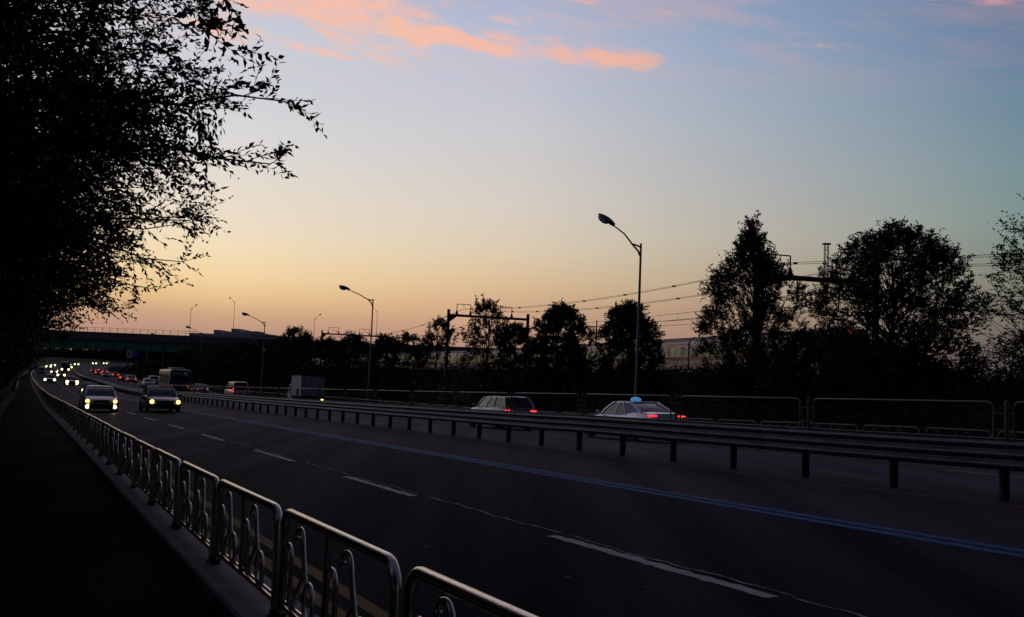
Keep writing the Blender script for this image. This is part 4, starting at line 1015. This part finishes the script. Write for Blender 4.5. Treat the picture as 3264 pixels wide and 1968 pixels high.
# ------------------------------------------------------------------ foliage
def unit(v): return v / np.maximum(np.linalg.norm(v, axis=-1, keepdims=True), 1e-9)
def leaves(P, D, L, Wd, rng):
    "one folded diamond leaf per row: base P, direction D"
    n = len(P); D = unit(D); side = unit(np.cross(D, rng.normal(size=(n, 3)))); nr = np.cross(D, side)
    l = (L * rng.uniform(.7, 1.25, n))[:, None]; ww = (Wd * rng.uniform(.75, 1.2, n))[:, None]
    V = np.stack([P, P + D * l * .42 + side * ww * .5 + nr * ww * .12, P + D * l - nr * l * .12, P + D * l * .42 - side * ww * .5 + nr * ww * .12], 1)
    return V.reshape(-1, 3), (np.arange(n)[:, None] * 4 + np.arange(4)[None])
def spray(O, D, Ln, nl, L, Wd, rng, droop=.25, twig_r=.004):
    "twigs that start at O and run along D; alternate leaves along each; returns leaves and twig triangles"
    n = len(O); D = unit(D); Ln = np.broadcast_to(Ln, (n,)) * rng.uniform(.7, 1.3, n)
    t = (np.arange(nl) + .6) / nl; t = t[None, :] + rng.uniform(-.04, .04, (n, nl))
    bend = np.zeros((n, 3)); bend[:, 2] = -droop; bend += rng.normal(0, .18, (n, 3))
    P = O[:, None] + D[:, None] * (Ln[:, None] * t)[..., None] + bend[:, None] * (Ln[:, None] * t * t)[..., None]
    tan = unit(D[:, None] + 2 * bend[:, None] * t[..., None])
    sd = unit(np.cross(D, np.array([0, 0, 1.]) + rng.normal(0, .4, (n, 3))))
    sgn = np.where(np.arange(nl) % 2 == 0, 1., -1.)[None, :, None]
    LD = tan * .75 + sd[:, None] * sgn * .8 + rng.normal(0, .28, (n, nl, 3)); LD[..., 2] -= .12
    LV, LF = leaves(P.reshape(-1, 3), LD.reshape(-1, 3), L, Wd, rng)
    # twig: 3-segment ribbon pair (cross section triangle)
    k = 4; tt = np.linspace(0, .95, k)
    C = O[:, None] + D[:, None] * (Ln[:, None] * tt)[..., None] + bend[:, None] * (Ln[:, None] * tt * tt)[..., None]
    a1 = sd; a2 = unit(np.cross(D, sd)); R = (twig_r * (1.2 - tt))[None, :, None]
    ring = np.stack([C + a1[:, None] * R, C - .5 * a1[:, None] * R + .87 * a2[:, None] * R, C - .5 * a1[:, None] * R - .87 * a2[:, None] * R], 2)   # n,k,3,3
    TV = ring.reshape(-1, 3); base = np.arange(n)[:, None, None] * (k * 3); i = np.arange(k - 1)[None, :, None] * 3; j = np.arange(3)[None, None, :]
    j2 = (j + 1) % 3; TF = np.stack([base + i + j, base + i + j2, base + i + 3 + j2, base + i + 3 + j], -1).reshape(-1, 4)
    return LV, LF, TV, TF
def merge(parts):
    V = []; Fs = []; o = 0
    for v, f in parts: V.append(v); Fs.append(f + o); o += len(v)
    return np.concatenate(V), np.concatenate(Fs)
def limbs_mesh(paths):
    mb = MB()
    for p, r in paths: mb.tube(p, r, 5, caps=False)
    return mb
def bez(a, b, lift, n=7, rng=None, wob=.0):
    a, b = np.array(a, float), np.array(b, float); m = (a + b) / 2 + np.array([0, 0, lift]); out = []
    for i in range(n + 1):
        t = i / n; p = (1 - t) ** 2 * a + 2 * t * (1 - t) * m + t * t * b
        if rng is not None and 0 < i < n: p = p + rng.normal(0, wob, 3)
        out.append(p)
    return np.array(out)

P_ROUND = [(0, .6), (.12, .92), (.25, 1.0), (.40, 1.04), (.57, 1.), (.74, .83), (.87, .60), (.95, .36), (1., .06)]
P_POINT = [(0, .6), (.1, .85), (.2, .95), (.36, 1.04), (.54, 1.), (.65, .92), (.71, .74), (.80, .45), (.88, .20), (.94, .06), (1., .01)]
def tree(name, label, base, H, R, seed, leafL=.13, leafW=.055, clumps=110, tw=15, nl=9, prof=P_ROUND, z0=.06, group='trees on the embankment', m=None, twl=.42, shoots=14, gap=.0):
    rng = np.random.default_rng(seed); base = np.array(base, float); t = thing(name, label, 'tree', Matrix.Translation(base.tolist()), group)
    lean = rng.normal(0, .02, 2); th = H * .85; tr = MB(); zz = np.linspace(-.3, th, 8)
    tp = [(lean[0] * z * 2 + .04 * math.sin(z * 1.7), lean[1] * z * 2, z) for z in zz]
    tr.tube(tp, list(np.linspace(.13, .02, 8) * (H / 8.)), 7); pf, pr = zip(*prof); C = []; tries = 0
    lob = rng.uniform(0, 2 * PI, 4); amp_ = .09
    while len(C) < clumps and tries < clumps * 40:
        tries += 1; f = z0 + (1 - z0) * rng.uniform(0, 1) ** .9; a = rng.uniform(0, 2 * PI)
        e = R * np.interp(f, pf, pr) * (1 + amp_ * math.sin(3 * a + lob[0] + 5 * f) + .10 * math.sin(5 * a + lob[1] - 9 * f)); q = rng.uniform(.12, 1.) ** .55; rr = e * q * .93
        p = np.array([rr * math.cos(a), rr * math.sin(a), f * H * .985])
        md = (.26 + gap) * (R / 2.6)
        if all(np.sum((p - c[0]) ** 2) > md * md for c in C[-160:]): C.append((p, q, a, f))
    O = []; D = []; Ls = []; paths = []
    for p, q, a, f in C:
        zs = max(H * .06, p[2] - (.30 + .9 * np.hypot(p[0], p[1]) / R * .45) * H * .55); zs = min(zs, th * .95)
        st = np.array([np.interp(zs, zz, [v[0] for v in tp]), np.interp(zs, zz, [v[1] for v in tp]), zs])
        if rng.uniform() < .75: P = bez(st, p, -np.hypot(p[0], p[1]) * .12, 5, rng, .05); paths.append((P.tolist(), list(np.linspace(.030, .007, 6) * (H / 8.))))
        out = unit(np.array([math.cos(a), math.sin(a), .55 + .5 * f])); k = max(4, int(tw * rng.uniform(.6, 1.35)))
        O.append(p + rng.normal(0, .13, (k, 3)) * (R / 2.6)); D.append(out * .9 + rng.normal(0, .62, (k, 3)) + np.array([0, 0, .35])); Ls.append(np.full(k, twl) * rng.uniform(.6, 1.2))
    for i in range(shoots):
        a = rng.uniform(0, 2 * PI); f = rng.uniform(.6, .97); rr = R * np.interp(f, pf, pr) * rng.uniform(.55, .98)
        o = np.array([rr * math.cos(a), rr * math.sin(a), f * H * .97]); e = o + np.array([.35 * math.cos(a) * rng.uniform(.3, 1), .35 * math.sin(a) * rng.uniform(.3, 1), rng.uniform(.45, 1.15)]) * (H / 9)
        paths.append(([o.tolist(), e.tolist()], [.012, .004])); nn = 8; tq = np.linspace(0, 1, nn)[:, None]; O.append(o + (e - o) * tq); D.append(rng.normal(0, .5, (nn, 3)) + np.array([0, 0, .8])); Ls.append(np.full(nn, .16))
    O, D, Ls = np.concatenate(O), np.concatenate(D), np.concatenate(Ls)
    LV, LF, TV, TF = spray(O, D, Ls, nl, leafL, leafW, rng, .10, .005)
    V, Fq = merge([(LV, LF), (TV, TF)])
    tr.obj('trunk', M_BARK, t, 60); limbs_mesh(paths).obj('branches', M_BARK, t)
    link('crown', np_mesh('crown', V, Fq), m or M_LEAF, t, 'stuff')
    return t
def gz(x, y):
    "terrain height at a world point on the right bank"
    S = np.arange(-20, 420, 1.); th = np.interp(S, SG, TH); o = posn(S, 0 * S); rel = np.array([x, y]) - o[:, :2]; al = rel[:, 0] * -np.sin(th) + rel[:, 1] * np.cos(th); j = np.argmin(abs(al)); d = rel[j, 0] * np.cos(th[j]) + rel[j, 1] * np.sin(th[j])
    return float(terrain(S[j], d))
def bank_tree(x, y, top, R, seed, label, **k):
    z = gz(x, y); return tree('bank_tree', label, (x, y, z), top - z, R, seed, **k)
bank_tree(20.9, 35.0, 9.2, 3.6, 11, 'tree cut off by the right edge with long leafy sprays reaching left', clumps=150, leafL=.15, leafW=.065, twl=.65, shoots=24, gap=.08)
bank_tree(16.75, 41.6, 8.95, 3.75, 12, 'biggest round tree on the embankment with branches fanning from its base', clumps=370, leafL=.15, leafW=.068, tw=15, shoots=50)
bank_tree(12.45, 49.6, 10.4, 2.75, 13, 'pointed tree with a tall narrow top, left of the nearest railway gantry', prof=P_POINT, clumps=300, leafL=.15, leafW=.068, tw=15, shoots=40)
bank_tree(7.2, 57.4, 6.5, 2.3, 14, 'round bushy tree directly behind the tall street lamp', clumps=190, tw=17, leafL=.17, leafW=.08, shoots=26)
bank_tree(3.45, 66.7, 6.8, 2.5, 15, 'dense dark tree left of the tall street lamp in front of the train', clumps=200, tw=18, leafL=.18, leafW=.085, shoots=26)
bank_tree(.4, 70.5, 5.6, 1.9, 16, 'smaller dark tree filling the gap left of the dense one', clumps=110, leafL=.18, leafW=.085, shoots=14)
bank_tree(-2.0, 76.7, 7.8, 2.1, 17, 'airy reddish tree through which the sky shows, under the middle gantry', clumps=140, tw=9, leafL=.17, leafW=.075, m=M_LEAF2, shoots=30)
bank_tree(-6.5, 85.5, 6.6, 2.0, 18, 'thin crowned tree at the post of the middle gantry', clumps=80, tw=10, leafL=.18, leafW=.08)
bank_tree(-9.6, 90.5, 5.4, 2.1, 19, 'low leafy tree just left of the thin crowned one', clumps=80, tw=13, leafL=.19, leafW=.09)
bank_tree(-12.6, 97, 5.3, 2.4, 20, 'bushy tree in the hedge row right of the second street lamp', clumps=90, tw=15, leafL=.20, leafW=.10)
for x_, y_, tp_, R_, sd_, lb_ in ((14.2, 46.2, 4.35, 2.2, 61, 'low dark tree filling the gap below the nearest gantry beam'), (17.4, 45.5, 3.9, 2.6, 62, 'low dark tree at the foot of the biggest round tree')):
    bank_tree(x_, y_, tp_, R_, sd_, lb_, clumps=110, tw=16, leafL=.17, leafW=.085)
far_ts = [(-17.8, 107.7, 5.3, 3.0), (-22.5, 116.5, 5.2, 3.0), (-28.6, 128, 6.9, 3.1), (-32.8, 136.5, 5.7, 3.0), (-37, 144, 5.3, 3.2), (-43.8, 158, 5.2, 3.6), (-48.5, 166, 5.0, 3.4), (-53, 174, 5.1, 3.8), (-58, 185, 5.0, 3.8), (-64.5, 197, 5.2, 4.2), (-70, 208, 4.6, 4.0)]
for i, (x, y, top, R) in enumerate(far_ts):
    bank_tree(x, y, top, R, 30 + i, ['leafy tree in the dark row just left of the second street lamp', 'rounded tree in the dark row above the box truck', 'spiky topped tree sticking out of the dark row right of the third street lamp', 'tree beside the spiky topped one on its left', 'low rounded tree behind the third street lamp', 'dark tree between the third street lamp and the hall roofs', 'dark tree under the right end of the hall roofs', 'dark tree under the middle of the hall roofs', 'dark tree under the left end of the hall roofs', 'dark tree where the green girder disappears', 'last dark tree in front of the girder'][i],
              clumps=90, tw=14, nl=8, leafL=.26, leafW=.13, twl=.8, shoots=12 if i != 2 else 50)
for i, (x, y, top, R) in enumerate([(-80, 232, 1.8, 4.5), (-88, 245, 1.5, 4.5), (-96, 262, 1.6, 5), (-106, 282, 1.4, 5), (-116, 303, 1.8, 5)]):
    bank_tree(x, y, top, R, 50 + i, ['low tree below the bridge beside the sign panels', 'low tree under the girder right of the sign panels', 'low dark tree behind the sign panels', 'low dark tree under the bridge above the tailback', 'farthest low tree under the bridge by the road bend'][i], clumps=60, tw=12, nl=8, leafL=.38, leafW=.2, twl=1.0)
# undergrowth on the embankment: nobody could count it
def bushes(name, label, S, Dd, Z, size, per, leafL, leafW, seed, m, hmul=1.):
    rng = np.random.default_rng(seed); base = Z; n = len(base); O = []; Dr = []
    hh = rng.uniform(.35, 1., n)[:, None] * size
    k = per; O = base[:, None] + np.concatenate([rng.normal(0, .35, (n, k, 2)) * hh[:, None], np.abs(rng.normal(0, .42, (n, k, 1))) * hh[:, None] * hmul], -1)
    Dr = rng.normal(0, .6, (n, k, 3)) + np.array([0, 0, .8])
    LV, LF, TV, TF = spray(O.reshape(-1, 3), Dr.reshape(-1, 3), .32 * float(np.mean(size)), 7, leafL, leafW, rng, .2, .006)
    V, Fq = merge([(LV, LF), (TV, TF)]); o = link(name, np_mesh(name, V, Fq), m, None, 'stuff')
    o['label'] = label; o['category'] = 'undergrowth'; return o
rng = np.random.default_rng(77)
n = 2600; S = 8 + 160 * rng.uniform(0, 1, n) ** 1.3; dr = np.interp(S, _ss, _rdd); Dd = 25.2 + (dr - 2.7 - 25.2) * rng.uniform(0, 1, n) ** .8
bushes('undergrowth', 'dark tangle of shrubs covering the railway embankment', S, Dd, tpos(S, Dd), 1.25, 13, .13, .06, 1, M_BUSH)
n = 900; S = np.linspace(10, 170, n) + rng.uniform(-1, 1, n); dr = np.interp(S, _ss, _rdd); Dd = dr - rng.uniform(2.3, 4.0, n)
bushes('hedge', 'ragged hedge along the top of the railway embankment', S, Dd, tpos(S, Dd, .35), 1.45, 18, .13, .06, 2, M_BUSH, 1.2)
n = 1500; S = 150 + 260 * rng.uniform(0, 1, n); dr = np.interp(S, _ss, _rdd); Dd = 25.5 + (dr + 6 - 25.5) * rng.uniform(0, 1, n)
bushes('far_undergrowth', 'dark shrubs beyond the far lanes leading to the bridge', S, Dd, tpos(S, Dd), 2.4, 12, .32, .16, 3, M_BUSH)
# wood beyond the bridge closing the view
n = 3600; X_ = rng.uniform(-340, -40, n); Y_ = rng.uniform(560, 610, n); Z_ = 3.4 + 4.5 * np.clip((X_ + 256) / 14., 0, 1) + .9 * np.sin(X_ * .11) + .6 * np.sin(X_ * .31)
bushes('far_wood', 'low dark band of distant wood seen under the bridge', None, None, np.stack([X_, Y_, -3. + (Z_ + 3.) * rng.uniform(0, 1, n)], -1), 6., 14, 1.1, .55, 4, M_BUSH)

# ------------------------------------------------------------------ big trees overhanging the walkway on the left
def world_at(px, py, Y):
    "used only to size long sprays: a point Y metres ahead"
    return None
def side_tree(k, s, d, H, Rs, Rd, seed, leafL, leafW, limbs, sub, tw, nl, zlow, label, targets=(), twl=.5):
    rng = np.random.default_rng(seed); th = heading(s); base = np.array(pos(s, d, .1)); t = thing('walkway_tree', label, 'tree', Matrix.Translation(base.tolist()), 'trees overhanging the walkway')
    nv = np.array([math.cos(th), math.sin(th), 0]); uv = np.array([-math.sin(th), math.cos(th), 0])
    tr = MB(); tr.tube([(0, 0, -.3), (.05, .02, 1.2), (.0, .1, H * .35), (.1, .1, H * .62)], [.24, .19, .15, .08], 9).obj('trunk', M_BARK, t, 60)
    paths = []; O = []; D = []; cz = (zlow + H) / 2; hz = (H - zlow) / 2
    def grow(P, rad, subs, twn, spread, ln0):
        paths.append((P.tolist(), list(np.linspace(rad, rad * .22, len(P))))); m_ = len(P) - 1
        for j in range(subs):
            q = .28 + .72 * (j + rng.uniform(0, 1)) / subs; kk = q * m_; k0 = min(m_ - 1, int(kk)); p = P[k0] + (P[k0 + 1] - P[k0]) * (kk - k0); dv = unit(P[k0 + 1] - P[k0])
            sd = unit(dv + rng.normal(0, spread, 3)); ln = ln0 * rng.uniform(.5, 1.2) * (1.2 - .6 * q); e = p + sd * ln; e[2] -= ln * .08
            paths.append(([p.tolist(), ((p + e) / 2 + rng.normal(0, .03, 3)).tolist(), e.tolist()], [.013, .009, .004]))
            tq = rng.uniform(.05, 1., twn)[:, None]; O.append(p + (e - p) * tq); D.append(sd + rng.normal(0, .6, (twn, 3)))
    C = []; tries = 0; lob = rng.uniform(0, 6.28, 3)
    while len(C) < limbs and tries < limbs * 30:
        tries += 1; v = unit(rng.normal(0, 1, 3)); q = rng.uniform(.25, 1.) ** .6; a = math.atan2(v[1], v[0]); k_ = 1 + .11 * math.sin(4 * a + lob[0] + 4 * v[2]) + .08 * math.sin(7 * a + lob[1] - 6 * v[2])
        en = nv * (Rd * v[0] * q * k_) + uv * (Rs * v[1] * q * k_) + np.array([0, 0, cz + hz * v[2] * q])
        if all(np.sum((en - c[0]) ** 2) > .30 * .30 for c in C[-200:]): C.append((en, v))
    for en, v in C:
        st = np.array([0, 0, max(H * .14, min(H * .6, en[2] - H * .15))])
        if rng.uniform() < .6: paths.append((bez(st, en, .35, 6, rng, .08).tolist(), list(np.linspace(.045, .008, 7))))
        od = unit(nv * v[0] + uv * v[1] + np.array([0, 0, .35 * v[2]])); kk = max(4, int(tw * rng.uniform(.6, 1.4)))
        O.append(en + rng.normal(0, .17 + .03 * twl, (kk, 3))); D.append(od * .8 + rng.normal(0, .7, (kk, 3)) + np.array([0, 0, .12]))
    for tg, w_ in targets:
        en = np.array(tg) - base; st = np.array([0, 0, H * .38]); P = bez(st, en, .45, 10, rng, .06)
        paths.append((P.tolist(), list(np.linspace(.05, .006, 11))))
        for q in np.linspace(.45, 1., w_):
            kk = q * 10; k0 = min(9, int(kk)); p = P[k0] + (P[k0 + 1] - P[k0]) * (kk - k0); dv = unit(P[k0 + 1] - P[k0])
            for _ in range(2 if q < .86 else 1):
                sd = unit(dv + rng.normal(0, .5, 3)); ln = .55 * (1.25 - q); e = p + sd * ln; paths.append(([p.tolist(), e.tolist()], [.006, .003]))
                nn = 5 if q < .85 else 3; tq = rng.uniform(0., 1., nn)[:, None]; O.append(p + (e - p) * tq); D.append(sd + rng.normal(0, .5, (nn, 3)))
    O, D = np.concatenate(O), np.concatenate(D)
    LV, LF, TV, TF = spray(O, D, twl, nl, leafL, leafW, rng, .10, .0035)
    V, Fq = merge([(LV, LF), (TV, TF)]); link('crown', np_mesh('crown', V, Fq), M_LEAF, t, 'stuff'); limbs_mesh(paths).obj('branches', M_BARK, t)
    return t
sidelab = ['huge leafy tree overhead at the top left, its sprays reaching over the railing', 'second tree of the left row, directly behind the overhead one', 'third tree of the left row hanging low over the railing', 'fourth tree of the left row, its lowest sprays in the yellow sky']
side_tree(0, 9.4, -2.8, 8.4, 4.8, 4.25, 101, .086, .038, 470, 0, 16, 11, 2.75, sidelab[0], [((-2.3, 9.0, 4.36), 14), ((-2.5, 9.5, 3.85), 12)], .40)
side_tree(1, 15.8, -2.7, 9.4, 4.6, 5.1, 102, .095, .041, 640, 0, 18, 10, 2.6, sidelab[1], [((-4.15, 12.0, 3.62), 8), ((-4.9, 14.0, 3.3), 8)], .45)
side_tree(2, 22.3, -2.8, 9.2, 4.6, 5.4, 103, .11, .048, 520, 0, 17, 9, 2.5, sidelab[2], [((-6.35, 17.0, 3.1), 8)], .5)
side_tree(3, 29.3, -2.8, 9.0, 4.8, 5.4, 104, .13, .057, 400, 0, 16, 9, 2.4, sidelab[3], [((-9.8, 24.0, 3.1), 7)], .55)
more = [37, 46, 56, 67, 80, 95, 112, 132, 155, 182, 212, 245, 282, 325, 375]
for i, s in enumerate(more):
    q = s / 40.; side_tree(4 + i, s, -3.0 - .2 * i, 9., 5.2 + .5 * i, 4.6 + .1 * i, 110 + i, .15 + .028 * i, .07 + .014 * i, max(70, 200 - 10 * i), 5, 14, 8, 2.2, f'{ORD[4+i]} tree of the left row counted from the camera, beside the walkway', twl=.7 + .1 * i)
for i, (s, d) in enumerate(((-3, -3.2), (-11, -3), (-20, -3.2), (-30, -3))):  # unseen trees added to block the rear sky and darken the near ground
    side_tree(30 + i, s, d, 9., 5.4, 6.2, 170 + i, .32, .17, 260, 6, 15, 8, 2.9, ['tree of the left row standing right behind the camera', 'second tree behind the camera beside the walkway', 'third tree behind the camera beside the walkway', 'fourth tree behind the camera beside the walkway'][i], twl=.7)
# thicket behind the walkway edging
rng = np.random.default_rng(5)
n = 1500; S = 3 + 60 * rng.uniform(0, 1, n) ** 1.2; Dd = -1.5 - 5 * rng.uniform(0, 1, n) ** 1.3
B_ = posn(S, Dd, .1); B_[:, 2] += rng.uniform(0, 1, n) ** .8 * 2.6
bushes('thicket', 'dense dark shrubs filling the space under the left trees', None, None, B_, .95, 16, .11, .05, 6, M_BUSH)
n = 2200; S = 40 + 380 * rng.uniform(0, 1, n) ** 1.2; Dd = -1.6 - 12 * rng.uniform(0, 1, n) ** 1.4
B_ = posn(S, Dd, .1); B_[:, 2] += rng.uniform(0, 1, n) ** .8 * 4.2
bushes('far_thicket', 'dark shrubs under the farther trees of the left row', None, None, B_, 1.6, 13, .3, .14, 7, M_BUSH)
n = 1600; S = -5 + 120 * rng.uniform(0, 1, n); Dd = -7 - 9 * rng.uniform(0, 1, n)
B_ = posn(S, Dd, .1); B_[:, 2] += rng.uniform(0, 1, n) * 6.5
bushes('backing_wood', 'black wall of foliage far behind the left trees', None, None, B_, 1.8, 12, .34, .17, 8, M_BUSH)
# grass tufts on the walkway edging, catching a little light
n = 4200; S = 18 + 110 * rng.uniform(0, 1, n) ** 1.4; Dd = np.interp(S, [30, 150], [-.66, -.22]) + rng.normal(0, .05, n)
O = posn(S, Dd, .24); Dr = rng.normal(0, .5, (n, 3)) + np.array([0, 0, .9])
LV, LF = leaves(O, Dr, .17, .03, rng); o = link('grass', np_mesh('grass', LV, LF), M_GRASS, None, 'stuff'); o['label'] = 'pale grass along the edging of the walkway'; o['category'] = 'grass'
